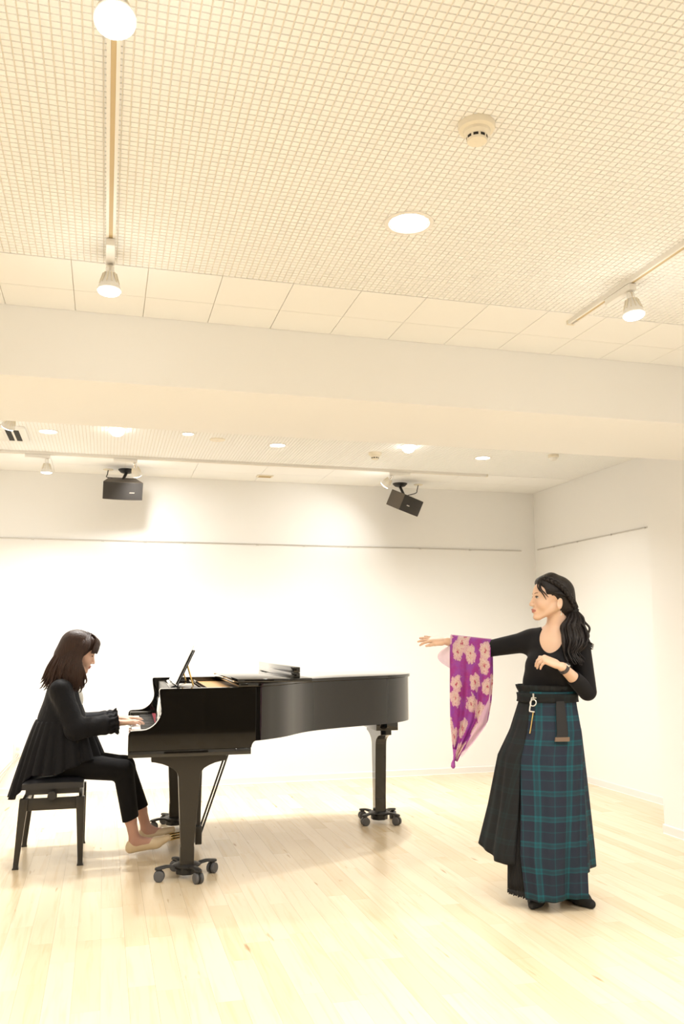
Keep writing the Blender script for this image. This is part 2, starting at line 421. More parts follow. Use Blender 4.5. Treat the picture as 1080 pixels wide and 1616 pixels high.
# ------------------------------------------------------------------ smooth distance-field bodies
class Field:
    def __init__(s, lo, hi, h):
        s.lo = np.array(lo, float); s.h = h
        s.n = np.ceil((np.array(hi) - s.lo) / h).astype(int) + 1
        s.a = np.full(s.n, 0.5, np.float32)
    def block(s, lo, hi, m):
        i0 = np.clip(np.floor((np.array(lo) - m - s.lo) / s.h).astype(int), 0, s.n)
        i1 = np.clip(np.ceil((np.array(hi) + m - s.lo) / s.h).astype(int) + 1, 0, s.n)
        sl = tuple(slice(a, b) for a, b in zip(i0, i1))
        g = [(s.lo[k] + s.h * np.arange(i0[k], i1[k])).astype(np.float32) for k in range(3)]
        return sl, g[0][:, None, None], g[1][None, :, None], g[2][None, None, :]
    def comb(s, sl, d, k, sub):
        a = s.a[sl]
        if sub:
            d = -d
            hh = np.maximum(k - np.abs(a - d), 0) / k
            s.a[sl] = np.maximum(a, d) + hh * hh * k * 0.25
        else:
            hh = np.maximum(k - np.abs(a - d), 0) / k
            s.a[sl] = np.minimum(a, d) - hh * hh * k * 0.25
    def cone(s, a, b, r0, r1, k=0.012, sub=False, flat=None):
        """round cone; flat=(axis, factor) squeezes its section along an axis"""
        a = np.array(a, float); b = np.array(b, float); R = max(r0, r1)
        f = 1.0; ax = None
        if flat: ax = np.array(flat[0], float); ax /= np.linalg.norm(ax); f = flat[1]
        RR = R * max(1, f)
        sl, X, Y, Z = s.block(np.minimum(a, b) - RR, np.maximum(a, b) + RR, k + 2 * s.h)
        if 0 in s.a[sl].shape: return s
        d = b - a; L2 = max(d @ d, 1e-9)
        t = np.clip(((X - a[0]) * d[0] + (Y - a[1]) * d[1] + (Z - a[2]) * d[2]) / L2, 0, 1)
        qx, qy, qz = X - a[0] - t * d[0], Y - a[1] - t * d[1], Z - a[2] - t * d[2]
        if ax is not None:
            c = qx * ax[0] + qy * ax[1] + qz * ax[2]; g = (1 / f - 1)
            qx = qx + c * ax[0] * g; qy = qy + c * ax[1] * g; qz = qz + c * ax[2] * g
        dist = np.sqrt(qx * qx + qy * qy + qz * qz) - (r0 + (r1 - r0) * t)
        if f < 1: dist = dist * (0.5 + 0.5 * f)
        s.comb(sl, dist.astype(np.float32), k, sub); return s
    def ell(s, c, r, k=0.012, sub=False, M3=None):
        c = np.array(c, float); r = np.array(r, float); R = r.max()
        sl, X, Y, Z = s.block(c - R, c + R, k + 2 * s.h)
        if 0 in s.a[sl].shape: return s
        x, y, z = X - c[0], Y - c[1], Z - c[2]
        if M3 is not None:
            m = np.array(M3)                       # columns = local axes
            x, y, z = (x * m[0, i] + y * m[1, i] + z * m[2, i] for i in range(3))
        k0 = np.sqrt((x / r[0]) ** 2 + (y / r[1]) ** 2 + (z / r[2]) ** 2)
        k1 = np.sqrt((x / r[0] ** 2) ** 2 + (y / r[1] ** 2) ** 2 + (z / r[2] ** 2) ** 2) + 1e-6
        s.comb(sl, (k0 * (k0 - 1) / k1).astype(np.float32), k, sub); return s
    def half(s, p, n, k=0.004):
        """keep the side n points away from"""
        p = np.array(p, float); n = np.array(n, float); n /= np.linalg.norm(n)
        sl, X, Y, Z = s.block(s.lo, s.lo + s.n * s.h, 0)
        d = (X - p[0]) * n[0] + (Y - p[1]) * n[1] + (Z - p[2]) * n[2]
        s.a = np.maximum(s.a, d.astype(np.float32)); return s
    def mesh(s):
        a = s.a; ins = a < 0
        nx, ny, nz = a.shape
        cnt = np.zeros((nx - 1, ny - 1, nz - 1), np.uint8)
        for i in (0, 1):
            for j in (0, 1):
                for k in (0, 1):
                    cnt += ins[i:nx - 1 + i, j:ny - 1 + j, k:nz - 1 + k]
        act = np.argwhere((cnt > 0) & (cnt < 8))
        idx = np.full(cnt.shape, -1, np.int32)
        idx[act[:, 0], act[:, 1], act[:, 2]] = np.arange(len(act))
        acc = np.zeros((len(act), 3)); num = np.zeros(len(act))
        corners = [(i, j, k) for i in (0, 1) for j in (0, 1) for k in (0, 1)]
        val = {c: a[act[:, 0] + c[0], act[:, 1] + c[1], act[:, 2] + c[2]] for c in corners}
        for c in corners:
            for ax in range(3):
                if c[ax] == 0:
                    e = list(c); e[ax] = 1; e = tuple(e)
                    v0, v1 = val[c], val[e]
                    w = (v0 < 0) != (v1 < 0)
                    t = np.where(w, v0 / np.where(w, v0 - v1, 1), 0)
                    p = np.tile(np.array(c, float), (len(act), 1)); p[:, ax] += t
                    acc[w] += p[w]; num[w] += 1
        V = (act + acc / num[:, None]) * s.h + s.lo
        Q = []
        for ax in range(3):
            u, w = [q for q in range(3) if q != ax]
            s0 = [slice(None)] * 3; s1 = [slice(None)] * 3
            s0[ax] = slice(0, -1); s1[ax] = slice(1, None)
            A, B = ins[tuple(s0)], ins[tuple(s1)]
            e = np.argwhere(A != B)
            e = e[(e[:, u] > 0) & (e[:, w] > 0) & (e[:, u] < a.shape[u] - 1) & (e[:, w] < a.shape[w] - 1)]
            flip = A[e[:, 0], e[:, 1], e[:, 2]]
            def cell(du, dw):
                q = e.copy(); q[:, u] += du; q[:, w] += dw
                return idx[q[:, 0], q[:, 1], q[:, 2]]
            q = np.stack([cell(-1, -1), cell(0, -1), cell(0, 0), cell(-1, 0)], 1)
            if ax == 1: flip = ~flip
            q[~flip] = q[~flip][:, ::-1]
            Q.append(q)
        Q = np.concatenate(Q); Q = Q[(Q >= 0).all(1)]
        return V, Q

def np_mesh(name, V, Q, mat, parent=None, tint=None):
    me = bpy.data.meshes.new(name)
    me.vertices.add(len(V)); me.vertices.foreach_set('co', np.asarray(V, np.float32).ravel())
    me.loops.add(Q.size); me.loops.foreach_set('vertex_index', Q.astype(np.int32).ravel())
    me.polygons.add(len(Q)); me.polygons.foreach_set('loop_start', np.arange(0, Q.size, 4, dtype=np.int32))
    me.update(calc_edges=True); me.validate()
    me.materials.append(mat)
    if tint is not None:
        at = me.color_attributes.new('tint', 'FLOAT_COLOR', 'POINT')
        at.data.foreach_set('color', np.concatenate([tint, np.ones((len(tint), 1))], 1).astype(np.float32).ravel())
    me.shade_smooth()
    o = bpy.data.objects.new(name, me)
    return link(o, parent)

# ------------------------------------------------------------------ the room shell
def slab(name, lo, hi, mat, kind='structure'):
    o = MB().box(lo, hi).build(name, mat, smooth=None)
    tag(o, kind=kind); return o

floor = slab('floor', (XL, YF, -0.06), (XR + 0.15, YB + 0.15, -0.004), pmat('plank_joint', (0.58, 0.44, 0.27), 0.6))
ceiling = slab('ceiling', (XL, YF, HC), (XR + 0.15, YB + 0.15, HC + 0.1), M['ceil'])
wall_back = slab('wall_back', (XL - 0.15, YB, -0.06), (XR + 0.15, YB + 0.15, HC + 0.1), M['wall'])
wall_right = slab('wall_right', (XR, YP, -0.06), (XR + 0.15, YB, HC + 0.1), M['wall'])
wall_pier = slab('wall_pier', (XP, YF, -0.06), (XR + 0.15, YP, HC + 0.1), M['wall'])
wall_left = slab('wall_left', (XL - 0.15, YF - 0.15, -0.06), (XL, YB, HC + 0.1), M['wall'])
wall_front = slab('wall_front', (XL, YF - 0.15, -0.06), (XR + 0.15, YF, HC + 0.1), M['wall'])
added_partition = slab('added_partition_1', (-0.75, YF, 0.0), (1.87, YF + 0.03, 2.05), pmat('added_frame', (0.06, 0.045, 0.03), 0.5))  # unseen dark partition, added so the piano lacquer reflects something dark
for i in range(3):
    x_ = -0.71 + i * 0.86
    p_ = MB().box((x_, YF + 0.03, 0.05), (x_ + 0.81, YF + 0.05, 2.0)).build('added_leaf', pmat('added_leaf', (0.035, 0.028, 0.022), 0.5), added_partition, bevel=0.004)
    MB().cyl((x_ + 0.74, YF + 0.05, 1.0), (x_ + 0.74, YF + 0.085, 1.0), 0.012, 0.016, 12).build('added_pull', M['silver'], p_)
beam = slab('ceiling_beam', (XL, 3.975, 2.475), (XP, 4.84, HC), M['wall'])

def baseboard(name, lo, hi, axis):
    """a 60 mm vinyl skirting with a rounded top lip"""
    m = MB()
    d = 0.009
    if axis == 'back':
        poly = [(hi[1], 0), (hi[1] - d - 0.004, 0), (hi[1] - d, 0.006), (hi[1] - d, 0.054), (hi[1] - d + 0.004, 0.06), (hi[1], 0.06)]
        m.prism(poly, 'yz', lo[0], hi[0])
    else:
        poly = [(hi[0], 0), (hi[0] - d - 0.004, 0), (hi[0] - d, 0.006), (hi[0] - d, 0.054), (hi[0] - d + 0.004, 0.06), (hi[0], 0.06)]
        m.prism(poly, 'xz', lo[1], hi[1])
    o = m.build(name, M['base'], smooth=25); tag(o, kind='structure'); return o
baseboard('baseboard_back', (XL, 0), (XR, YB), 'back')
baseboard('baseboard_right', (0, YP), (XR, YB - 0.01), 'right')
baseboard('baseboard_pier', (0, YF), (XP, YP), 'right')
o = MB().box((XP - 0.009, YP - 0.0, 0), (XR, YP + 0.009, 0.06)).build('baseboard_return', M['base'], smooth=None); tag(o, kind='structure')

def picture_rail(name, p0, p1, nrm):
    """thin hanging rail with little hook slots"""
    root_v = MB()
    n = Vector(nrm)
    a, b = Vector(p0), Vector(p1)
    d = (b - a).normalized()
    rings = []
    for q in (a, b):
        rings.append([tuple(q + n * x + Vector((0, 0, z))) for x, z in ((0, -0.006), (0.006, -0.006), (0.007, -0.003), (0.003, -0.0015), (0.003, 0.0015), (0.007, 0.003), (0.007, 0.006), (0, 0.006))])
    root_v.rings(rings)
    o = root_v.build(name, M['railgrey'], smooth=None); tag(o, kind='structure')
    L = (b - a).length
    k = 0.35; i = 0
    rnd = random.Random(3)
    while k < L - 0.1:
        c = a + d * k
        h = MB()
        h.cyl(tuple(c + n * 0.006), tuple(c + n * 0.018), 0.006, 0.005, 8)
        h.box(tuple(c + n * 0.008 - d * 0.012 - Vector((0, 0, 0.012)) + Vector((-0.001, -0.001, 0))), tuple(c + n * 0.008 + d * 0.012 + Vector((0.001, 0.001, -0.004))))
        h.build('rail_hook', M['railgrey'], o, smooth=35)
        k += rnd.uniform(0.35, 0.75)
    return o
picture_rail('trim_1', (XL, YB, 2.195), (4.13, YB, 2.195), (0, -1, 0))
picture_rail('trim_2', (XR, 8.0, 2.205), (XR, YP + 0.05, 2.205), (-1, 0, 0))

# --- screen size of a rectangle, to decide which pieces stand alone
_cw = np.array(cam.matrix_world.inverted())
def px(p):
    c = _cw @ np.array([*p, 1.0])
    if c[2] > -0.1: return None
    return 540 + 1356 * c[0] / -c[2], 808 - 1356 * c[1] / -c[2]
def screen_area(x0, y0, x1, y1, z):
    q = [px((x0, y0, z)), px((x1, y0, z)), px((x1, y1, z)), px((x0, y1, z))]
    if any(v is None for v in q): return 0
    c = [sum(v[0] for v in q) / 4, sum(v[1] for v in q) / 4]
    if not (0 < c[0] < 1080 and 0 < c[1] < 1616): return 0
    return abs(sum(q[i][0] * q[(i + 1) % 4][1] - q[(i + 1) % 4][0] * q[i][1] for i in range(4))) / 2

# --- maple floor boards
rnd = random.Random(11)
PW = 0.101
LENS = (0.455, 0.606, 0.758, 0.909)
boards = []
x = XL
while x < XR - 0.01:
    x1 = min(x + PW, XR)
    y = YF - rnd.uniform(0, 0.8)
    while y < YB:
        ln = rnd.choice(LENS)
        boards.append((x, max(y, YF), x1, min(y + ln, YB), ln))
        y += ln
    x += PW
boards = [b for b in boards if b[3] - b[1] > 0.02]
ranked = sorted(range(len(boards)), key=lambda i: -screen_area(*boards[i][:4], 0.0))
solo = set(i for i in ranked[:300] if screen_area(*boards[i][:4], 0.0) > 0 and abs(boards[i][3] - boards[i][1] - boards[i][4]) < 1e-6 and abs(boards[i][2] - boards[i][0] - PW) < 1e-6)
g = 0.0003
plank_me = {}
for ln in LENS:
    m = MB().box((g, g, -0.004), (PW - g, ln - g, 0.0))
    me = bpy.data.meshes.new('plank'); me.from_pydata(m.v, [], m.f); me.materials.append(M['plank']); plank_me[ln] = me
rest = MB()
for i, (x0, y0, x1, y1, ln) in enumerate(boards):
    if i in solo:
        o = bpy.data.objects.new('plank', plank_me[ln]); o.location = (x0, y0, 0); link(o, floor)
    else:
        rest.box((x0 + g, y0 + g, -0.004), (x1 - g, y1 - g, 0.0))
o = mesh_obj('plank_field', rest.v, rest.f, M['plank'], floor); tag(o, kind='stuff')

# --- ceiling: grooved acoustic cells, plain tiles
CP = 0.303 / 12
GD = 0.004
def cell_zone(x0, x1, y0, y1, nsolo):
    """cells of one grid area; returns list of rectangles"""
    back = MB().box((x0, y0, HC - 0.0008), (x1, y1, HC + 0.01)).build('groove_backing', M['groove'], ceiling, smooth=None)
    nx = int(round((x1 - x0) / CP)); ny = int(round((y1 - y0) / CP))
    rect = [(x0 + i * CP, y1 - (j + 1) * CP) for i in range(nx) for j in range(ny)]
    rk = sorted(range(len(rect)), key=lambda i: -screen_area(rect[i][0], rect[i][1], rect[i][0] + CP, rect[i][1] + CP, HC))[:nsolo] if nsolo else []
    rk = set(i for i in rk if screen_area(rect[i][0], rect[i][1], rect[i][0] + CP, rect[i][1] + CP, HC) > 0)
    w = 0.0014; c = 0.0011
    base = np.array([(w, w, 0), (CP - w, w, 0), (CP - w, CP - w, 0), (w, CP - w, 0),
                     (w + c, w + c, -GD), (CP - w - c, w + c, -GD), (CP - w - c, CP - w - c, -GD), (w + c, CP - w - c, -GD)])
    F = np.array([(0, 1, 5, 4), (1, 2, 6, 5), (2, 3, 7, 6), (3, 0, 4, 7), (4, 5, 6, 7)])[:, ::1]
    me = bpy.data.meshes.new('ceiling_cell'); me.from_pydata([tuple(v) for v in base], [], [tuple(f) for f in F]); me.materials.append(M['cell'])
    others = []
    for i, (a, b) in enumerate(rect):
        if i in rk:
            o = bpy.data.objects.new('ceiling_cell', me); o.location = (a, b, HC - 0.0006); link(o, ceiling)
        else:
            others.append((a, b, HC - 0.0006))
    off = np.array(others)
    V = (base[None] + off[:, None]).reshape(-1, 3)
    Q = (F[None] + (np.arange(len(off)) * 8)[:, None, None]).reshape(-1, 4)
    o = np_mesh('cell_field', V, Q, M['cell'], ceiling)
    for p in (o.data,): p.shade_flat()
    tag(o, kind='stuff')
X0T = -0.182
cell_zone(X0T - 5 * 0.303, XP, 3.42 - 8 * 0.303, 3.42, 300)
cell_zone(X0T - 5 * 0.303, XR, 4.84, 7.22, 0)
def tiles(x0, x1, y0, y1, wx, wy):
    g = 0.0014
    x = x0
    while x < x1 - 0.02:
        y = y0
        while y < y1 - 0.02:
            xa, ya = min(x + wx, x1), min(y + wy, y1)
            MB().box((x + g, y + g, HC - 0.007), (xa - g, ya - g, HC)).build('ceiling_tile', M['ceil'], ceiling, smooth=None)
            y += wy
        x += wx
MB().box((X0T - 1.515, 3.42, HC - 0.0008), (XP, 3.975, HC + 0.01)).build('groove_backing', M['groove'], ceiling, smooth=None)
tiles(X0T - 1.515, XP, 3.42, 3.975, 0.303, 0.31)
MB().box((X0T - 1.515, 7.22, HC - 0.0008), (XR, YB, HC + 0.01)).build('groove_backing', M['groove'], ceiling, smooth=None)
tiles(X0T - 1.515, XR, 7.22, YB, 0.606, 0.415)

# ------------------------------------------------------------------ ceiling fixtures
def area_light(name, parent, loc, aim, r, power, spread=150, col=LAMP):
    d = bpy.data.lights.new(name, 'AREA'); d.shape = 'DISK'; d.size = 2 * r; d.energy = power; d.color = col
    d.spread = R_(spread)
    o = bpy.data.objects.new(name, d); link(o, parent)
    o.location = loc
    o.rotation_euler = Vector(aim).to_track_quat('-Z', 'Y').to_euler()
    return o

def downlight(x, y, label, r=0.075, power=P_DOWN, lens='dimlens', spread=150, dome=0.0):
    t = empty('downlight', (x, y, HC - GD))
    tag(t, label, 'downlight', 'recessed ceiling downlights')
    MB().lathe([(r + 0.016, 0.004), (r + 0.016, -0.003), (r + 0.008, -0.006), (r, -0.004), (r - 0.004, 0.003), (r - 0.004, 0.0035)]).build('trim_ring', M['whiteplastic'], t)
    MB().lathe([(r - 0.003, 0.003), (r - 0.003, 0.0005 - dome * 0.2), (r * 0.85, -0.002 - dome * 0.6), (r * 0.6, -0.003 - dome * 0.87), (r * 0.3, -0.004 - dome * 0.98), (0.002, -0.0045 - dome)]).build('lens', M[lens], t, smooth=60)
    area_light('downlight_lamp', t, (0, 0, -0.014 - dome), (0, 0, -1), r * 0.9, power, spread)
    return t
downlight(1.022, 2.785, 'large round downlight in the grid ceiling before the beam')
downlight(-0.45, 6.46, 'round downlight beside the slotted air conditioner behind the beam', r=0.062, spread=135)
downlight(0.035, 6.256, 'glaring bright downlight above the left hanging loudspeaker', r=0.055, lens='lampface', dome=0.05, power=P_DOWN * 1.65, spread=135)
downlight(0.543, 6.285, 'small oval glowing downlight right of the glaring lamp above pianist', r=0.042, power=P_DOWN * 0.6)
downlight(1.256, 6.49, 'round downlight over the middle of the back wall, before the ceiling vent', r=0.062, spread=135)
downlight(2.262, 6.257, 'glaring bright downlight above the right hanging loudspeaker', r=0.055, lens='lampface', dome=0.05, power=P_DOWN * 1.65, spread=135)
downlight(3.022, 6.53, 'faint oval downlight nearest the recess corner behind the beam', r=0.062, spread=135)
for xx, yy in ((-0.85, 2.785), (2.9, 2.785), (-0.85, 0.7), (1.022, 0.7), (2.9, 0.7), (-0.85, -1.3), (1.022, -1.3), (2.9, -1.3), (-2.3, 2.785), (-2.3, 6.4), (-2.3, 0.2)):  # unseen downlights, added to light the room
    downlight(xx, yy, 'added round downlight in the ceiling outside the picture', power=P_DOWN * 0.82)

def track(name, p0, p1, label):
    """surface mounted lighting track: housing with an open slot"""
    a, b = Vector(p0), Vector(p1); d = (b - a).normalized(); s = Vector((-d.y, d.x, 0))
    t = empty(name, tuple(a)); tag(t, label, 'lighting track')
    L = (b - a).length
    def pr(poly, k0, k1):
        return MB().rings([[tuple(d * k + s * q[0] + Vector((0, 0, q[1]))) for q in poly] for k in (k0, k1)])
    w, h = 0.0175, 0.022
    pr([(-w, 0), (-w, -h), (-0.007, -h), (-0.007, -0.008), (0.007, -0.008), (0.007, -h), (w, -h), (w, 0)], 0, L).build('housing', M['whiteplastic'], t, smooth=None)
    pr([(-0.0068, -0.0082), (-0.0068, -0.0205), (0.0068, -0.0205), (0.0068, -0.0082)], 0.03, L - 0.05).build('conductor_slot', M['tracktan'], t, smooth=None)
    for k0, k1 in ((-0.012, 0.0), (L, L + 0.012)):
        pr([(-w - 0.001, 0), (-w - 0.001, -h - 0.001), (w + 0.001, -h - 0.001), (w + 0.001, 0)], k0, k1).build('end_cap', M['creamplastic'], t, smooth=None)
    return t
ZT = HC - GD
track('lighting_track', (-0.03, 1.2, ZT), (-0.03, 3.36, ZT), 'long white lighting track with tan slot on the left of the grid ceiling')
track('lighting_track', (2.10, 1.2, ZT), (2.10, 3.50, ZT), 'white lighting track ending near the right edge of the grid ceiling')
track('lighting_track', (-1.6, 7.20, ZT), (3.36, 7.20, ZT), 'long lighting track running along the back wall behind the beam')

def track_spot(pos, along, aim, label, flip=1, power=P_SPOT, drop=0.045, face=0.047, tilt_box=True):
    """adapter box on the track, stem, finned lamp body and glowing face"""
    t = empty('track_spotlight', pos); tag(t, label, 'spotlight', 'track spotlights')
    d = Vector(along).normalized(); s = Vector((-d.y, d.x, 0))
    M3 = Matrix(((d.x, s.x, 0), (d.y, s.y, 0), (0, 0, 1)))
    MB().box((-0.02, -0.017, -0.052), (0.17, 0.017, -0.0225), M3).build('adapter', M['whiteplastic'], t, bevel=0.004)
    A = Vector(aim).normalized()
    j = Vector((0, 0, -0.052 - drop * 0.25)); q_ = 0.86
    MB().cyl((0, 0, -0.052), tuple(j), 0.009, 0.009, 12).build('stem', M['whiteplastic'], t)
    n0 = j + A * 0.0
    base = MB().tube([n0 - A * 0.012, n0, n0 + A * 0.022, n0 + A * 0.026], [0.009, 0.0155, 0.0165, 0.018], 18)
    base.build('lamp_base', M['chrome'], t)
    c0 = n0 + A * 0.026
    prof = [(0.000, 0.019), (0.02, 0.024), (0.05, 0.035), (0.075, face - 0.003), (0.086, face), (0.089, face - 0.002)]
    body = MB().tube([tuple(c0 + A * a * q_) for a, r in prof], [r for a, r in prof], 24)
    bo = body.build('lamp_body', M['whiteplastic'], t)
    u = A.orthogonal().normalized(); v = A.cross(u)
    fin = MB()
    for k in range(12):
        e = (u * math.cos(2 * PI * k / 12) + v * math.sin(2 * PI * k / 12)); q = A.cross(e) * 0.0016
        P = [c0 + e * 0.018 + A * 0.002, c0 + e * 0.028 + A * 0.004, c0 + e * 0.041 + A * 0.050, c0 + e * 0.034 + A * 0.050]
        fin.rings([[tuple(p - q) for p in P], [tuple(p + q) for p in P]])
    fin.build('cooling_fins', M['creamplastic'], bo, smooth=None)
    f0 = c0 + A * 0.0895 * q_
    fp = [(0.0, face - 0.005), (0.004, face - 0.006), (0.008, face * 0.6), (0.010, 0.002)]
    MB().tube([tuple(f0 + A * a) for a, r in fp], [r for a, r in fp], 24).build('lamp_glass', M['lampface'], t, smooth=60)
    area_light('spot_lamp', t, tuple(f0 + A * 0.014), A, face * 0.85, power, spread=110)
    d_ = bpy.data.lights.new('added_ceiling_fill', 'POINT'); d_.energy = power * 0.18; d_.color = LAMP; d_.shadow_soft_size = 0.06  # extra point light added at the lamp face to brighten ceiling and beam
    l_ = bpy.data.objects.new('added_ceiling_fill', d_); link(l_, t); l_.location = tuple(f0 + A * 0.05)
    return t
track_spot((-0.03, 3.31, ZT), (0, -1, 0), (0.0, -0.08, -1), 'white track spotlight at the far end of the left ceiling track')
track_spot((-0.03, 1.82, ZT), (0, -1, 0), (0.05, -0.40, -1), 'glaring track spotlight at the top edge of the picture, on the left track')
track_spot((2.10, 3.02, ZT), (0, 1, 0), (0.0, -0.15, -1), 'white track spotlight on the short visible track at right')
track_spot((2.10, 1.6, ZT), (0, -1, 0), (-0.3, 0.5, -1), 'added track spotlight outside the picture on the right track')  # unseen spotlight, added for its light
track_spot((-0.50, 7.20, ZT), (-1, 0, 0), (0.0, 0.12, -1), 'small back track spotlight left of the hanging loudspeaker, pointing down')
track_spot((0.19, 7.20, ZT), (-1, 0, 0), (0.25, 0.75, -0.8), power=P_SPOT * 0.4, label='tilted back track spotlight overlapping the left hanging loudspeaker', drop=0.05)
track_spot((2.44, 7.20, ZT), (1, 0, 0), (-0.55, 0.6, -0.75), power=P_SPOT * 0.4, label='tilted back track spotlight beside the right hanging loudspeaker')
# short track just behind the beam with the lamp at the left picture edge
track('lighting_track', (-0.62, 5.2, ZT), (-0.62, 5.95, ZT), 'short lighting track just behind the beam at the left picture edge')
track_spot((-0.62, 5.78, ZT), (0, -1, 0), (-0.35, 0.55, -0.75), 'white spotlight just behind the beam at the left picture edge', drop=0.0)

def detector(x, y, r, label, depth=0.055, slots=True):
    t = empty('smoke_detector', (x, y, ZT)); tag(t, label, 'smoke detector')
    MB().lathe([(r, 0.004), (r, -0.012), (r * 0.95, -0.018), (r * 0.72, -0.022)]).build('base_plate', M['creamplastic'], t)
    MB().lathe([(r * 0.74, -0.018), (r * 0.72, -0.030), (r * 0.60, -0.036), (r * 0.56, -0.040), (r * 0.56, -0.050), (r * 0.52, -depth), (0.002, -depth - 0.003)]).build('sensor_dome', M['creamplastic'], t)
    if slots:
        n = 9
        for k in range(n):
            a0 = 2 * PI * k / n; w = 2 * PI / n * 0.34
            rr = r * 0.568
            m = MB()
            m.rings([[(rr * math.cos(a), rr * math.sin(a), z) for a in (a0 - w, a0 - w / 3, a0 + w / 3, a0 + w)] for z in (-0.0495, -0.041)], close=False)
            b = m.build('vent_slot', M['dark'], t, smooth=None)
    return t
detector(1.01, 2.16, 0.055, 'cream smoke detector with black slots in the front grid ceiling')
detector(2.08, 6.56, 0.055, 'small cream smoke detector with dark slots behind the beam')
t = empty('motion_sensor', (3.54, 6.27, ZT)); tag(t, 'small cream ceiling sensor above the right recess', 'sensor')
MB().lathe([(0.045, 0.004), (0.045, -0.02), (0.040, -0.024)]).build('sensor_base', M['creamplastic'], t)
MB().lathe([(0.036, -0.02), (0.034, -0.035), (0.022, -0.048), (0.002, -0.052)]).build('sensor_lens', M['whiteplastic'], t)
t = empty('ceiling_plate', (0.775, 6.41, ZT)); tag(t, 'faint round blank plate flush in the grid ceiling behind the beam', 'ceiling plate')
MB().lathe([(0.06, 0.004), (0.06, -0.003), (0.056, -0.006), (0.002, -0.007)]).build('plate_disc', M['creamplastic'], t)
MB().cyl((0.0, 0, -0.007), (0, 0, -0.009), 0.006, 0.005, 10).build('screw', M['railgrey'], t)

# air conditioner cassette at the left edge
t = empty('air_conditioner', (-1.05, 6.56, ZT)); tag(t, 'white ceiling air conditioner panel with two dark slots at left edge', 'air conditioner')
MB().box((-0.45, -0.215, -0.022), (0.45, 0.215, 0.004)).build('panel', M['whiteplastic'], t, bevel=0.006)
for k, xx in enumerate((0.33, 0.385)):
    MB().box((xx - 0.019, -0.17, -0.0235), (xx + 0.019, 0.17, -0.021)).build('outlet_slot', M['dark'], t, smooth=None)
MB().box((-0.36, -0.17, -0.027), (0.29, 0.17, -0.0225)).build('intake_grille', M['whiteplastic'], t, bevel=0.002)
# small vent by the back wall
t = empty('ceiling_vent', (1.384, 7.76, HC - 0.007)); tag(t, 'small rectangular vent in the plain tiles near back wall', 'vent')
MB().box((-0.075, -0.05, -0.008), (0.075, 0.05, 0.0)).build('vent_frame', M['creamplastic'], t, bevel=0.002)
for k in range(5):
    MB().box((-0.058, -0.036 + k * 0.0165, -0.011), (0.058, -0.030 + k * 0.0165, -0.0085)).build('vent_slat', M['tracktan'], t, smooth=None)

def speaker(loc, rot, mount, label, cable_to, flip=1):
    t = empty('hanging_loudspeaker', mount); tag(t, label, 'loudspeaker', 'hanging loudspeakers')
    mx, my, mz = mount
    MB().lathe([(0.072, 0.0), (0.072, -0.006), (0.05, -0.028), (0.03, -0.034), (0.002, -0.034)]).build('ceiling_flange', M['blackplastic'], t)
    c = Vector(loc) - Vector(mount)
    E3 = Matrix.Rotation(rot[2], 3, 'Z') @ Matrix.Rotation(rot[0], 3, 'X') @ Matrix.Rotation(rot[1], 3, 'Y')
    top = c + E3 @ Vector((0, 0.03, 0.07))
    MB().cyl((0, 0, -0.03), tuple(top), 0.013, 0.013, 14).build('stem', M['blackplastic'], t)
    # cabinet: trapezoid plan, bulging front
    w, d, h = 0.168, 0.10, 0.078
    plan = [(-w, -d)] + [(w * x, -d - 0.02 * (1 - x * x)) for x in (-0.6, -0.2, 0.2, 0.6)] + [(w, -d), (w * 0.68, d), (-w * 0.68, d)]
    m = MB(); m.rings([[tuple(c + E3 @ Vector((x, y, z))) for x, y in plan] for z in (-h, h)])
    cab = m.build('cabinet', M['speakertop'], t, bevel=0.004)
    fr = [(-w * 0.985, -d - 0.0015)] + [(w * 0.985 * x, -d - 0.0015 - 0.02 * (1 - x * x)) for x in (-0.8, -0.6, -0.4, -0.2, 0, 0.2, 0.4, 0.6, 0.8)] + [(w * 0.985, -d - 0.0015)]
    bk = [(x, y + 0.006) for x, y in fr[::-1]]
    m = MB(); m.rings([[tuple(c + E3 @ Vector((x, y, z))) for x, y in fr + bk] for z in (-h * 0.96, h * 0.96)])
    gr = m.build('grille', M['speaker'], t, smooth=30)
    bx = 0.45 * w * flip
    yb = -d - 0.0035 - 0.02 * (1 - 0.45 ** 2)
    m = MB(); m.rings([[tuple(c + E3 @ Vector((bx + xx, yb + yy, -0.012 + zz))) for xx, zz in ((-0.024, -0.002), (-0.018, -0.0045), (0.018, -0.0045), (0.024, 0.002), (0.018, 0.0045), (-0.018, 0.0045))] for yy in (0.0, 0.004)])
    m.build('badge', M['silver'], gr, smooth=None)
    a = c + E3 @ Vector((-0.09 * flip, 0.05, h)); b = Vector(cable_to) - Vector(mount)
    mid = (a + b) / 2 + Vector((-0.03 * flip, 0, -0.03))
    MB().tube([tuple(p) for p in catmull([b, (b + mid) / 2 + Vector((0, 0, -0.01)), mid, a], 4)], 0.0045, 8).build('cable', M['blackplastic'], t)
    MB().lathe([(0.045, 0.0), (0.045, -0.004), (0.04, -0.007), (0.003, -0.008)], tuple(b), 18).build('cable_plate', M['creamplastic'], t)
    return t
speaker((0.105, 7.66, 2.612), (R_(21), 0, R_(2)), (0.137, 7.77, HC - 0.007), 'black wedge loudspeaker hanging behind the pianist, facing straight out', (-0.02, 7.80, HC - 0.007))
speaker((2.715, 7.68, 2.592), (R_(24), R_(6), R_(36)), (2.735, 7.83, HC - 0.007), 'black wedge loudspeaker hanging at right, turned and tilted sideways', (2.93, 7.84, HC - 0.007), flip=-1)
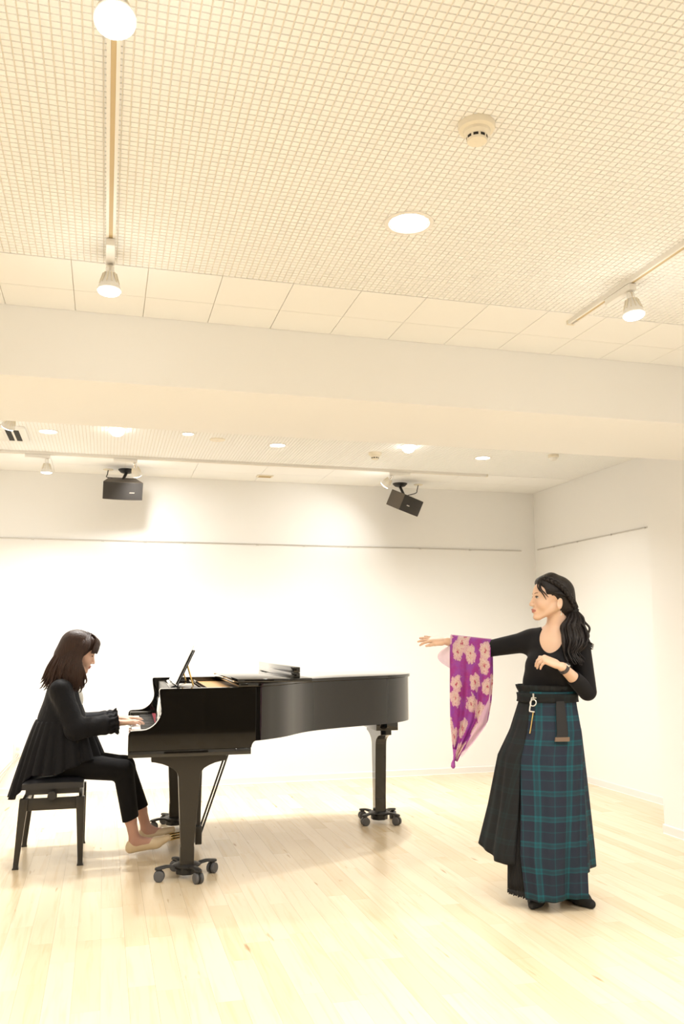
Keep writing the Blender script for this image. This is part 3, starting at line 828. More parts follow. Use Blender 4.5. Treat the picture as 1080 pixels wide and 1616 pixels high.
# wire loop of the turned speaker is its own short lead
# outlet with leads on the back wall
t = empty('wall_outlet', (-0.683, YB, 0.36)); tag(t, 'white wall outlet plate on back wall behind the pianist', 'outlet')
MB().box((-0.036, -0.008, -0.06), (0.036, 0.0, 0.06)).build('plate', M['whiteplastic'], t, bevel=0.003)
for zz in (0.022, -0.022):
    MB().box((-0.014, -0.0105, zz - 0.013), (0.014, -0.0075, zz + 0.013)).build('socket', M['creamplastic'], t, bevel=0.001)
for k, (dx, sw) in enumerate(((0.0, 0.10), (0.012, 0.17), (-0.01, 0.24))):
    pts = catmull([(-0.683 + dx, YB - 0.012, 0.345 - 0.02 * k), (-0.70 + dx, YB - 0.045, 0.30), (-0.75 - sw * 0.4, YB - 0.05, 0.15), (-0.80 - sw * 0.6, YB - 0.06, 0.04), (-0.95 - sw, YB - 0.09, 0.006), (-1.5, YB - 0.12 - 0.02 * k, 0.006)], 6)
    m = MB().tube([tuple(p) for p in pts], 0.0042, 7)
    m.box((-0.683 + dx - 0.008, YB - 0.028, 0.338 - 0.02 * k), (-0.683 + dx + 0.008, YB - 0.010, 0.352 - 0.02 * k))
    o = m.build('power_cord', M['cable'])
    tag(o, ('pale cord hanging closest to the wall from the outlet behind pianist', 'middle one of the pale cords hanging from the outlet behind pianist', 'pale cord swinging widest from the outlet behind pianist')[k], 'cord', 'cords hanging from the outlet')
# dark board standing at the left picture edge
t = empty('display_board', (-1.2, 7.6, 0)); tag(t, 'dark framed board standing at the very left edge, before back wall', 'board')
MB().box((-0.395, -0.012, 0.55), (0.395, 0.012, 0.925)).build('panel', M['board'], t, bevel=0.002)
fr = MB(); fr.box((-0.41, -0.015, 0.925), (0.41, 0.015, 0.94)); fr.box((-0.41, -0.015, 0.535), (0.41, 0.015, 0.55)); fr.box((-0.41, -0.015, 0.55), (-0.395, 0.015, 0.925)); fr.box((0.395, -0.015, 0.55), (0.41, 0.015, 0.925))
fr.build('frame', M['whiteplastic'], t, smooth=None)
for sx in (-0.36, 0.36):
    MB().cyl((sx * 0.9, 0.0, 0.535), (sx * 0.9, 0.0, 0.02), 0.012).build('leg', M['blackplastic'], t)
    MB().box((sx * 0.9 - 0.02, -0.18, 0.0), (sx * 0.9 + 0.02, 0.18, 0.022)).build('foot', M['blackplastic'], t, bevel=0.003)

# ------------------------------------------------------------------ grand piano
# local frame: x = from the keys towards the tail, y = from the near (treble) side to the far side
piano = empty('grand_piano', (0.143, 4.95, 0.0), R_(-1.5))
tag(piano, 'black lacquered grand piano with closed lid on caster dollies', 'piano')
PWD = 1.53
ZR0, ZR1 = 0.735, 1.033
cheek_poly = [(0.0, 0.699), (0.0, 0.784), (0.004, 0.797), (0.014, 0.805), (0.031, 0.807), (0.070, 0.808), (0.094, 0.811), (0.114, 0.819), (0.131, 0.830),
              (0.146, 0.844), (0.158, 0.860), (0.168, 0.879), (0.174, 0.900), (0.175, 0.920), (0.171, 0.945), (0.166, 0.975), (0.162, 1.005), (0.161, 1.023), (0.168, 1.031),
              (0.70, 1.033), (0.70, 0.735), (0.691, 0.731), (0.683, 0.722), (0.678, 0.711), (0.676, 0.699)]
for v0, v1 in ((0.0, 0.055), (PWD - 0.055, PWD)):
    MB().prism(cheek_poly, 'xz', v0, v1).build('cheek', M['lacquer'], piano, smooth=None, bevel=0.0015, seg=2)
MB().box((0.002, 0.002, 0.663), (0.674, PWD - 0.002, 0.697)).build('keybed', M['lacquer'], piano, bevel=0.002)
# curved rim
outer_pts = [(0.70, 0.0), (0.735, 0.018), (0.774, 0.046), (0.811, 0.078), (0.86, 0.122), (0.905, 0.172), (0.945, 0.226), (0.99, 0.290), (1.05, 0.364), (1.13, 0.438), (1.245, 0.515), (1.36, 0.578), (1.5, 0.645),
             (1.65, 0.715), (1.78, 0.800), (1.88, 0.905), (1.942, 1.02), (1.965, 1.15), (1.95, 1.28), (1.90, 1.39), (1.80, 1.475), (1.68, 1.517), (1.55, 1.53), (1.1, 1.53), (0.70, 1.53)]
outer = [tuple(p) for p in catmull(outer_pts, 4)]
def offset(poly, d):
    P = [Vector((p[0], p[1])) for p in poly]; out = []
    for i in range(len(P)):
        t = (P[min(i + 1, len(P) - 1)] - P[max(i - 1, 0)]).normalized()
        out.append((P[i].x - t.y * d, P[i].y + t.x * d))
    return out
inner = offset(outer, 0.055)
def ribbon_prism(a, b, z0, z1):
    m = MB()
    m.rings([[(*p, z0), (*q, z0), (*q, z1), (*p, z1)] for p, q in zip(a, b)])
    return m
ribbon_prism(outer, inner, ZR0, ZR1).build('rim', M['lacquer'], piano, smooth=40)
# underside and iron plate
und = [(0.2, 0.05), (0.70, 0.05)] + inner[1:-1] + [(0.70, PWD - 0.05), (0.2, PWD - 0.05)]
MB().prism(und, 'xy', 0.76, 0.775).build('soundboard', pmat('spruce', (0.42, 0.27, 0.13), 0.5), piano)
pl = [(0.40, 0.056), (0.70, 0.056)] + inner[1:-1] + [(0.70, PWD - 0.056), (0.40, PWD - 0.056)]
plate = MB().prism(pl, 'xy', 0.985, 1.0).build('iron_plate', M['goldplate'], piano)
pins = MB()
for i in range(46):
    for j in range(2):
        yy = 0.12 + i * 0.028
        pins.cyl((0.42 + 0.03 * j + 0.00 * i, yy + 0.014 * j, 1.0), (0.42 + 0.03 * j, yy + 0.014 * j, 1.018), 0.0035, 0.003, 6)
o = pins.build('tuning_pins', M['chrome'], plate, smooth=None); tag(o, kind='stuff')
for zz in (0.0,):
    b = MB()
    for yy in (0.35, 0.75, 1.15):
        b.box((0.69, yy + 0.25, 0.742), (0.80 + yy * 0.65, yy + 0.31, 0.762))
    b.build('brace', M['satin'], piano, smooth=None)
# action front: name board / fallboard and felt
fb = [(0.168, 0.75), (0.168, 0.80), (0.172, 0.86), (0.182, 0.905), (0.190, 0.935), (0.198, 0.935), (0.198, 0.75)]
MB().prism(fb, 'xz', 0.056, PWD - 0.056).build('fallboard', M['lacquer'], piano, bevel=0.001)
MB().box((0.162, 0.16, 0.774), (0.1675, PWD - 0.16, 0.790)).build('name_felt', M['felt'], piano, smooth=None)
MB().box((0.205, 0.056, 0.93), (0.40, PWD - 0.056, 1.008)).build('pin_block_cover', M['satin'], piano, bevel=0.002)
for y0 in (0.056, PWD - 0.056 - 0.10):
    MB().box((0.012, y0, 0.699), (0.168, y0 + 0.10, 0.800)).build('key_block', M['lacquer'], piano, bevel=0.003)
MB().box((0.004, 0.056, 0.699), (0.020, PWD - 0.056, 0.757)).build('key_slip', M['lacquer'], piano, bevel=0.002)
# keys
kb = MB().box((0.022, 0.157, 0.700), (0.165, PWD - 0.157, 0.745)).build('key_frame', M['satin'], piano, smooth=None)
kw = (PWD - 0.314) / 52
wk = MB().box((0.020, 0.0006, 0.748), (0.166, kw - 0.0006, 0.775))
wme = wk.build('white_key', M['ivory'], kb, bevel=0.0008, seg=1)
bkk = MB()
bkk.rings([[(0.072, -0.0055, 0.775), (0.072, 0.0055, 0.775), (0.166, 0.0055, 0.775), (0.166, -0.0055, 0.775)], [(0.077, -0.0045, 0.787), (0.077, 0.0045, 0.787), (0.166, 0.0045, 0.787), (0.166, -0.0045, 0.787)]])
bme = bkk.build('black_key', M['ebony'], kb, smooth=None)
first_w = first_b = True
for i in range(52):
    y = 0.157 + i * kw
    if i == 0:
        wme.location = (0, y, 0)
    else:
        c = wme.copy(); c.location = (0, y, 0); link(c, kb)
    # counted from the treble end: C is the first key, black keys between the others
    j = (51 - i) % 7           # 0 = A, 1 = B, 2 = C ...
    if j in (0, 2, 3, 5, 6) and i > 0:
        if first_b:
            bme.location = (0, y, 0); first_b = False
        else:
            c = bme.copy(); c.location = (0, y, 0); link(c, kb)
# lid: main panel, folded-back front flap
lid_out = offset(outer, -0.012)
lid_poly = [(0.60, -0.012)] + lid_out + [(0.60, PWD + 0.012)]
MB().prism(lid_poly, 'xy', 1.036, 1.056).build('main_lid', M['lacquer'], piano, bevel=0.003, seg=2, smooth=40)
MB().box((0.592, -0.012, 1.0585), (1.022, PWD + 0.012, 1.0785)).build('front_lid_flap', M['lacquer'], piano, bevel=0.003)
hb = MB()
for yy in (0.15, 0.75, 1.35):
    hb.cyl((0.594, yy, 1.057), (0.594, yy + 0.07, 1.057), 0.004, 0.004, 10)
hb.build('flap_hinge', M['brass'], piano)
MB().lathe([(0.009, 1.056), (0.009, 1.062), (0.007, 1.067), (0.002, 1.069)], (1.045, 0.40, 0), 14).build('lid_bumper', M['blackplastic'], piano)
# music desk
def desk_quad(u0, z0, u1, z1, v0, v1, th):
    a = Vector((u0, 0, z0)); b = Vector((u1, 0, z1)); d = (b - a).normalized(); n = Vector((-d.z, 0, d.x))
    m = MB()
    m.rings([[tuple(p + Vector((0, v, 0))) for p in (a, b, b - n * th, a - n * th)] for v in (v0, v1)])
    return m
desk = desk_quad(0.272, 1.022, 0.372, 1.238, 0.36, 1.17, 0.008).build('music_desk', M['lacquer'], piano, bevel=0.003)
MB().box((0.235, 0.34, 1.008), (0.40, 1.19, 1.020)).build('desk_shelf', M['lacquer'], piano, bevel=0.002)
desk_quad(0.240, 1.024, 0.262, 1.030, 0.36, 1.17, 0.01).build('desk_lip', M['lacquer'], piano, bevel=0.002)
for vv in (0.40, 1.12):
    MB().tube([(0.335, vv, 1.15), (0.375, vv, 1.022)], 0.005, 8).build('desk_strut', M['brass'], piano)
# legs
leg_poly = [(0.129, 0.663), (0.129, 0.630), (0.150, 0.627), (0.190, 0.617), (0.225, 0.603), (0.255, 0.585), (0.272, 0.566), (0.279, 0.545), (0.300, 0.172), (0.298, 0.168), (0.298, 0.070),
            (0.374, 0.070), (0.374, 0.168), (0.372, 0.172), (0.399, 0.550), (0.404, 0.568), (0.420, 0.588), (0.447, 0.603), (0.480, 0.616), (0.515, 0.623), (0.544, 0.627), (0.544, 0.663)]
for v in (0.06, 1.375):
    MB().prism(leg_poly, 'xz', v, v + 0.085).build('leg', M['satin'], piano, bevel=0.003, smooth=None)
tl = [(1.22 - (p[0] - 0.336) * 0.9, p[1] if p[1] < 0.65 else 0.70) for p in leg_poly]
MB().prism(tl, 'yz', 1.735, 1.815).build('leg', M['lacquer'], piano, bevel=0.003, smooth=None)
MB().box((1.70, 1.02, 0.66), (1.86, 1.42, 0.7345)).build('leg_block', M['lacquer'], piano, bevel=0.003)
# lyre with pedals
MB().box((0.425, 0.66, 0.045), (0.465, 0.88, 0.155)).build('lyre_box', M['satin'], piano, bevel=0.004)
for vv in (0.70, 0.84):
    MB().tube([(0.445, vv, 0.15), (0.446, vv, 0.40), (0.447, vv, 0.663)], [0.014, 0.016, 0.02], 12).build('lyre_post', M['satin'], piano)
for vv in (0.71, 0.83):
    MB().tube([(0.462, vv, 0.10), (0.655, vv, 0.665)], 0.006, 8).build('lyre_brace', M['blackplastic'], piano)
for k in range(3):
    MB().cyl((0.437 + 0.006 * k, 0.74 + k * 0.03, 0.15), (0.44, 0.74 + k * 0.03, 0.664), 0.0035, 0.0035, 8).build('pedal_rod', M['brass'], piano)
for vv in (0.70, 0.77, 0.84):
    path = catmull([(0.43, vv, 0.088), (0.37, vv, 0.088), (0.31, vv, 0.083), (0.265, vv, 0.076), (0.245, vv, 0.070)], 4)
    MB().tube([tuple(p) for p in path], [0.008] * 5 + [0.010] * 4 + [0.015] * 4 + [0.017] * 3 + [0.009], 12, flat=0.5, up=(0, 0, 1)).build('pedal', M['brass'], piano)

def dolly(u, v, rot, fill=False):
    t = MB()
    t.rings([[(u + 0.062 * math.cos(2 * PI * k / 8 + PI / 8), v + 0.062 * math.sin(2 * PI * k / 8 + PI / 8), z) for k in range(8)] for z in (0.022, 0.078)])
    hub = t.build('dolly_hub', M['blackplastic'], piano, bevel=0.006)
    MB().lathe([(0.066, 0.060), (0.078, 0.064), (0.078, 0.070), (0.05, 0.080), (0.002, 0.081)], (u, v, 0), 20).build('dolly_cup', M['blackplastic'], hub)
    for k in range(4):
        a = rot + k * PI / 2
        e = Vector((math.cos(a), math.sin(a), 0)); s = Vector((-e.y, e.x, 0))
        c = Vector((u, v, 0))
        rings = []
        for d, z, w in ((0.05, 0.055, 0.024), (0.085, 0.072, 0.020), (0.12, 0.076, 0.017), (0.150, 0.073, 0.019), (0.170, 0.070, 0.019), (0.182, 0.069, 0.010)):
            p = c + e * d
            rings.append([tuple(p + s * w + Vector((0, 0, z - 0.009))), tuple(p + s * w * 0.8 + Vector((0, 0, z + 0.004))), tuple(p - s * w * 0.8 + Vector((0, 0, z + 0.004))), tuple(p - s * w + Vector((0, 0, z - 0.009)))])
        arm = MB().rings(rings).build('dolly_arm', M['blackplastic'], hub, bevel=0.003)
        wc = c + e * 0.158
        al = a + 1.1 + 0.5 * k
        w = Vector((math.cos(al), math.sin(al), 0))
        fk = MB()
        fk.cyl(tuple(wc + Vector((0, 0, 0.042))), tuple(wc + Vector((0, 0, 0.068))), 0.013, 0.015, 12)
        fk.cyl(tuple(wc - w * 0.004 + Vector((0, 0, 0.0295))), tuple(wc + w * 0.004 + Vector((0, 0, 0.0295))), 0.0305, 0.0305, 20)
        fk.build('caster_fork', M['blackplastic'], hub)
        wh = MB()
        for sgn in (-1, 1):
            pp = [(0.006, 0.0265), (0.008, 0.0285), (0.020, 0.0285), (0.023, 0.025), (0.0235, 0.012)]
            wh.tube([tuple(wc + w * sgn * q + Vector((0, 0, 0.0288))) for q, r in pp], [r for q, r in pp], 20)
        wo = wh.build('caster_wheel', M['rubber'], hub)
dolly(0.336, 0.112, R_(200))
dolly(0.336, 1.418, R_(205))
dolly(1.775, 1.225, R_(215))

# score on the desk: two pages
score = empty('sheet_music', (0.143, 4.95, 0.0), R_(-1.5)); tag(score, 'open white sheet music leaning on the piano music desk', 'sheet music')
def page(v0, v1, lift):
    nn = Vector((-0.9075, 0, 0.42)); a = Vector((0.272, 0, 1.031)) + nn * 0.003; d = Vector((0.42, 0, 0.9075))
    rings = []
    for k in range(9):
        f = k / 8; v = v0 + (v1 - v0) * f
        bul = 0.004 + lift * math.sin(PI * f)
        rings.append([tuple(a + d * q + nn * o + Vector((0, v, 0))) for q, o in ((0, 0.001), (0.255, 0.001), (0.255, bul), (0, bul))])
    return MB().rings(rings)
page(0.40, 0.76, 0.010).build('page', M['paper'], score, smooth=40)
page(0.764, 1.12, 0.012).build('page', M['paper'], score, smooth=40)

# long slim case lying across the lid
case = empty('long_case', (0.143, 4.95, 0.0), R_(-1.5)); tag(case, 'long slim black box lying across the piano lid', 'box')
MB().box((0.921, 0.02, 1.0787), (0.957, 1.42, 1.108)).build('case_bottom', M['lacquer'], case, bevel=0.002)
MB().box((0.921, 0.02, 1.1095), (0.957, 1.42, 1.140)).build('case_cover', M['lacquer'], case, bevel=0.002)

# ------------------------------------------------------------------ piano bench
bench = empty('piano_bench', (-0.262, 5.775, 0)); tag(bench, 'black padded piano bench with knob under the seated pianist', 'bench')
BX, BY = 0.172, 0.285
# cushion with buttoned dip pattern
m = MB(); rings = []
N = 14
def cz(x, y):
    fx, fy = abs(x) / BX, abs(y) / BY
    e = max(fx, fy)
    return 0.492 - 0.020 * max(0, (e - 0.80) / 0.20) ** 2 + 0.006 * (1 - min(1, 3 * abs(fx - fy)))*-1
for i in range(N + 1):
    x = -BX + 2 * BX * i / N
    rings.append([(x, -BY, 0.436)] + [(x, -BY + 2 * BY * j / N, cz(x, -BY + 2 * BY * j / N)) for j in range(N + 1)] + [(x, BY, 0.436)])
m.rings(rings)
m.build('cushion', M['leather'], bench, smooth=50)
MB().box((-BX + 0.02, -BY + 0.02, 0.405), (BX - 0.02, BY - 0.02, 0.4355)).build('lift_frame', M['blackplastic'], bench, smooth=None)
ap = MB()
for s in (-1, 1):
    ap.box((-BX + 0.01, s * (BY - 0.012) - 0.010, 0.318), (BX - 0.01, s * (BY - 0.012) + 0.010, 0.386))
    ap.box((s * (BX - 0.014) - 0.010, -BY + 0.01, 0.318), (s * (BX - 0.014) + 0.010, BY - 0.01, 0.386))
ap.build('apron', M['satin'], bench, bevel=0.002)
for sx in (-1, 1):
    for sy in (-1, 1):
        top = Vector((sx * (BX - 0.015), sy * (BY - 0.012), 0.386)); bot = Vector((sx * (BX - 0.002) if sx > 0 else -(BX + 0.014), sy * (BY + 0.0), 0.0))
        rings = []
        for f, w in ((0, 0.024), (0.15, 0.023), (0.90, 0.0145), (0.965, 0.0145), (1.0, 0.019)):
            p = top.lerp(bot, f)
            rings.append([(p.x - w, p.y - w, p.z), (p.x + w, p.y - w, p.z), (p.x + w, p.y + w, p.z), (p.x - w, p.y + w, p.z)])
        MB().rings(rings).build('leg', M['satin'], bench, smooth=30, bevel=0.0015)
kn = MB(); kn.tube([(0.0, -BY + 0.01, 0.402), (0.0, -BY - 0.02, 0.402)], 0.010, 12)
kn.tube([(0, -BY - 0.018, 0.402), (0, -BY - 0.020, 0.402), (0, -BY - 0.042, 0.402), (0, -BY - 0.048, 0.402)], [0.022, 0.027, 0.027, 0.021], 18)
kn.build('adjusting_knob', M['blackplastic'], bench)

# ------------------------------------------------------------------ people
SKIN = np.array((0.74, 0.50, 0.36))
def frame(x, zhint):
    x = np.array(x, float); x /= np.linalg.norm(x)
    z = np.array(zhint, float); z -= x * (z @ x); z /= np.linalg.norm(z)
    y = np.cross(z, x)
    return np.stack([x, y, z], 1)          # columns: forward, left, up

def head_field(F, c, A):
    c = np.array(c, float)
    L = lambda x, y, z: c + A @ np.array((x, y, z))
    F.ell(L(-0.012, 0, 0.028), (0.098, 0.076, 0.083), 0.02, M3=A)
    F.ell(L(0.040, 0, 0.030), (0.050, 0.058, 0.055), 0.02, M3=A)
    F.ell(L(0.042, 0, -0.030), (0.050, 0.055, 0.062), 0.025, M3=A)
    for s in (-1, 1):
        F.cone(L(-0.012, s * 0.052, -0.045), L(0.066, s * 0.014, -0.098), 0.021, 0.014, 0.02)
        F.ell(L(0.056, s * 0.036, -0.030), (0.028, 0.022, 0.026), 0.018, M3=A)
        F.cone(L(0.083, s * 0.012, 0.020), L(0.066, s * 0.044, 0.020), 0.008, 0.008, 0.012)
    F.ell(L(0.079, 0, -0.100), (0.018, 0.019, 0.015), 0.014, M3=A)
    F.ell(L(0.080, 0, -0.064), (0.018, 0.025, 0.024), 0.014, M3=A)
    F.cone(L(0.089, 0, 0.004), L(0.108, 0, -0.033), 0.0075, 0.0092, 0.010)
    for s in (-1, 1):
        F.ell(L(0.099, s * 0.0115, -0.037), (0.009, 0.007, 0.0065), 0.006, M3=A)
        F.ell(L(0.100, s * 0.031, 0.0035), (0.020, 0.016, 0.0085), 0.007, sub=True, M3=A)
        F.ell(L(0.070, s * 0.031, 0.002), (0.015, 0.016, 0.011), 0.004, M3=A)
    F.ell(L(0.0985, 0, -0.0605), (0.0065, 0.019, 0.0048), 0.004, M3=A)
    F.ell(L(0.0965, 0, -0.0715), (0.0065, 0.016, 0.0052), 0.004, M3=A)
    for s in (-1, 1):
        E = A @ np.array(Matrix.Rotation(R_(s * 22), 3, 'Z') @ Matrix.Rotation(R_(-12), 3, 'Y'))
        F.ell(L(-0.020, s * 0.080, -0.030), (0.018, 0.0075, 0.031), 0.006, M3=E)
        F.ell(L(-0.014, s * 0.0885, -0.027), (0.009, 0.006, 0.017), 0.004, sub=True, M3=E)

def face_tint(V, c, A, col, lip):
    """skin colour with lips and a little blush: paint of the thing itself"""
    q = (V - np.array(c)) @ A
    t = np.tile(np.array(col), (len(V), 1))
    ch = np.exp(-(((q[:, 0] - 0.075) / 0.022) ** 2 + ((np.abs(q[:, 1]) - 0.04) / 0.018) ** 2 + ((q[:, 2] + 0.035) / 0.02) ** 2))
    t = t * (1 - 0.25 * ch[:, None]) + np.array((0.72, 0.36, 0.27)) * 0.25 * ch[:, None]
    l = ((q[:, 0] > 0.088) & (((q[:, 1] / 0.022) ** 2 + ((q[:, 2] + 0.066) / 0.0105) ** 2) < 1)).astype(float)
    t = t * (1 - l[:, None] * 0.8) + np.array(lip) * l[:, None] * 0.8
    return t

def eyes(parent, c, A, closed=0.0):
    c = np.array(c, float)
    L = lambda x, y, z: tuple(c + A @ np.array((x, y, z)))
    for s in (-1, 1):
        # almond shaped eye surface with iris, lash line and brow
        m = MB()
        P = []; n = 12
        o = 1 - closed
        for k in range(n):
            a = 2 * PI * k / n
            yy = 0.0135 * math.cos(a); zz = (0.0058 if math.sin(a) > 0 else 0.0042) * math.sin(a) * o
            P.append((0.0855 - 9.0 * (yy * s + 0.002) ** 2 - 0.18 * yy, s * (0.031 + yy), 0.002 + zz))
        cen = (0.0875, s * 0.031, 0.002)
        V = [L(*p) for p in P] + [L(*cen)] + [L(p[0] - 0.006, p[1], p[2]) for p in P]
        Fc = [(k, (k + 1) % n, n) for k in range(n)] + [(k, k + n + 1, (k + 1) % n + n + 1, (k + 1) % n) for k in range(n)]
        e = mesh_obj('eye', V, Fc, M['eyewhite'], parent, 60)
        if closed < 0.8:
            q = MB(); cc = (0.0868, s * 0.0315, 0.0022)
            q.rings([[L(cc[0] + d, cc[1] + r * math.cos(2 * PI * k / 14), cc[2] + r * 0.85 * math.sin(2 * PI * k / 14)) for k in range(14)] for d, r in ((-0.001, 0.0052), (0.0012, 0.0050), (0.0022, 0.002))])
            q.build('iris', M['iris'], e, smooth=60)
        up = [L(p[0] + 0.0022, p[1], p[2] + 0.0008) for p in P[:n // 2 + 1]]
        if closed: up = [L(p[0] + 0.0022, p[1], 0.001 - 30 * (abs(p[1]) - 0.031) ** 2 * -1) for p in P[:n // 2 + 1]]
        MB().tube(up, [0.0012, 0.0018, 0.0021, 0.0021, 0.0019, 0.0016, 0.0010], 6).build('eyelash', M['lash'], e)
        br = [L(0.092, s * 0.014, 0.0205), L(0.0895, s * 0.024, 0.0245), L(0.083, s * 0.036, 0.0255), L(0.073, s * 0.047, 0.0215)]
        MB().tube([tuple(p) for p in catmull(br, 3)], [0.0026] * 4 + [0.0024] * 3 + [0.002, 0.0016, 0.001], 6).build('eyebrow', M['brow'], parent)

def hand_field(F, w, A, bends, thumb=1, sc=0.93, spread=1.0, thumb_open=0.6):
    """w = wrist; A columns: fingers, thumb side, back of the hand; bends = per finger (b1,b2,b3) degrees"""
    w = np.array(w, float)
    L = lambda x, y, z: w + A @ np.array((x * sc, y * sc, z * sc))
    F.ell(L(0.05, 0.0, 0.0), (0.050 * sc, 0.037 * sc, 0.0135 * sc), 0.012, M3=A)
    F.cone(L(-0.02, 0, 0), L(0.03, 0, 0), 0.021 * sc, 0.022 * sc, 0.012, flat=(A[:, 2], 0.72))
    ys = (0.028, 0.0095, -0.009, -0.0265); ln = (0.068, 0.075, 0.070, 0.055); kx = (0.090, 0.094, 0.090, 0.081)
    for i in range(4):
        F.cone(L(0.02, ys[i] * 0.6, 0.0), L(kx[i], ys[i], 0.002), 0.0125 * sc, 0.0098 * sc, 0.012)
        p = np.array((kx[i], ys[i], 0.001)); ang = 0.0; fan = (0.10, 0.03, -0.04, -0.12)[i] * spread
        rr = (0.0092, 0.0082, 0.0074, 0.0064)
        for j, f in enumerate((0.45, 0.30, 0.25)):
            ang += R_(bends[i][j])
            q = p + ln[i] * f * np.array((math.cos(ang) * math.cos(fan), math.cos(ang) * math.sin(fan), -math.sin(ang)))
            s0 = 1.0 if i < 3 else 0.86
            F.cone(L(*p), L(*q), rr[j] * sc * s0, rr[j + 1] * sc * s0, 0.004)
            p = q
    a = thumb_open
    t0 = np.array((0.022, 0.024, -0.004)); t1 = t0 + 0.038 * np.array((math.cos(a), math.sin(a), -0.12)); t2 = t1 + 0.030 * np.array((math.cos(a * 0.6), math.sin(a * 0.6), -0.2)); t3 = t2 + 0.024 * np.array((math.cos(a * 0.3), math.sin(a * 0.3), -0.3))
    F.cone(L(*t0), L(*t1), 0.0155 * sc, 0.0115 * sc, 0.012)
    F.cone(L(*t1), L(*t2), 0.0108 * sc, 0.0094 * sc, 0.005)
    F.cone(L(*t2), L(*t3), 0.0094 * sc, 0.0072 * sc, 0.005)

def locks(paths, r, n=6, tip=0.25, taper_in=0.6, flat=None):
    m = MB()
    for p in paths:
        q = catmull(p, 4); k = len(q)
        rad = []
        for i in range(k):
            f = i / (k - 1)
            rad.append(r * (taper_in + (1 - taper_in) * min(1, f * 4)) * (1 - (1 - tip) * max(0, (f - 0.55) / 0.45) ** 1.5))
        m.tube([tuple(v) for v in q], rad, n, flat=flat)
    return m

# ================================================================== the singer
# local frame: x = to the picture's right, y = towards the camera, z = up
SB = np.array((2.24, 4.13, 0.0))
singer = empty('person', tuple(SB)); tag(singer, 'standing woman in black top and tartan skirt, arm stretched out', 'person')
singer.rotation_euler = (0, 0, math.atan2(-0.477, 0.879))
# the empty's +y points away from the camera, so mirror the depth when building
def S(p): return np.array((p[0], -p[1], p[2]), float)
fs = S((-0.5, 0.866, 0)); ls = S((0.866, 0.5, 0))
TA = np.stack([fs, ls, np.array((0, 0, 1.0))], 1)             # torso: forward, her left, up
HAx = S((-0.945, 0.325, 0.02))
HA = frame(HAx, (0.0, 0, 1))
HCs = S((0.036, 0.015, 1.508))
shR, elR, wrR = S((-0.090, -0.075, 1.283)), S((-0.315, -0.150, 1.243)), S((-0.535, -0.200, 1.284))
shL, elL, wrL = S((0.172, 0.060, 1.268)), S((0.200, 0.045, 1.030)), S((0.078, 0.195, 1.158))

def torso_prims(F, g=0.0, arms=True):
    F.cone(shR, shL, 0.046 + g, 0.046 + g, 0.03)
    F.ell(S((0.038, -0.012, 1.225)), (0.090 + g, 0.138 + g, 0.125 + g), 0.05, M3=TA)
    for s in (-1, 1):
        F.ell(S((0.020, 0.040, 1.165)) + TA @ np.array((0.018, s * 0.062, 0)), (0.052 + g, 0.056 + g, 0.056 + g), 0.03, M3=TA)
    F.ell(S((0.004, 0.005, 1.06)), (0.086 + g, 0.134 + g, 0.14 + g), 0.05, M3=TA)
    if arms:
        F.cone(shR, elR, 0.050 + g, 0.038 + g, 0.03); F.cone(elR, wrR, 0.038 + g, 0.0225 + g, 0.012)
        F.cone(shL, elL, 0.047 + g, 0.040 + g, 0.012); F.cone(elL, wrL, 0.040 + g, 0.0235 + g, 0.012)

F = Field((-0.78, -0.32, 0.0), (0.30, 0.32, 1.66), 0.0034)
torso_prims(F)
F.cone(S((0.066, 0.0, 1.43)), S((0.055, -0.022, 1.30)), 0.049, 0.056, 0.03)
F.cone(S((0.055, -0.022, 1.32)), S((-0.05, -0.06, 1.30)), 0.045, 0.04, 0.04)
F.cone(S((0.055, -0.022, 1.32)), S((0.14, 0.04, 1.29)), 0.045, 0.04, 0.04)
head_field(F, HCs, HA)
F.ell(S((0.0, 0.0, 0.93)), (0.085, 0.120, 0.11), 0.03, M3=TA)
footR, footL = S((-0.076, 0.075, 0.0)), S((0.090, 0.025, 0.0))
for hip, ft in ((S((-0.058, -0.03, 0.88)), footR), (S((0.052, 0.025, 0.88)), footL)):
    kn_ = (hip + ft) / 2 + S((0, 0.03, 0.03))
    F.cone(hip, kn_, 0.070, 0.050, 0.02); F.cone(kn_, ft + np.array((0, 0, 0.10)), 0.048, 0.030, 0.02)
    F.cone(ft + np.array((0, 0, 0.10)), ft + np.array((0, 0, 0.04)), 0.030, 0.030, 0.02)
dR, dL = S((-0.25, 0.97, 0)), S((0.62, 0.78, 0))
for ft, d in ((footR, dR), (footL, dL)):
    F.cone(ft - d * 0.05 + np.array((0, 0, 0.034)), ft + d * 0.07 + np.array((0, 0, 0.027)), 0.028, 0.030, 0.02)
    F.cone(ft + d * 0.05 + np.array((0, 0, 0.025)), ft + d * 0.125 + np.array((0, 0, 0.020)), 0.030, 0.016, 0.02)
# right hand, stretched out
AR = frame(S((-1.0, -0.03, 0.10)), S((0.05, 0.45, 0.9)))
AR = np.stack([AR[:, 0], S((0.0, 1.0, -0.35)) - AR[:, 0] * (S((0.0, 1.0, -0.35)) @ AR[:, 0]), AR[:, 2]], 1)
AR[:, 1] /= np.linalg.norm(AR[:, 1]); AR[:, 2] = S((0.1, 0.35, 0.94)); AR[:, 2] -= AR[:, 0] * (AR[:, 2] @ AR[:, 0]) + AR[:, 1] * (AR[:, 2] @ AR[:, 1]); AR[:, 2] /= np.linalg.norm(AR[:, 2])
hand_field(F, wrR + AR[:, 0] * 0.012, AR, ((16, 14, 8), (6, 8, 6), (-4, 6, 5), (-10, 4, 4)), thumb_open=0.45)
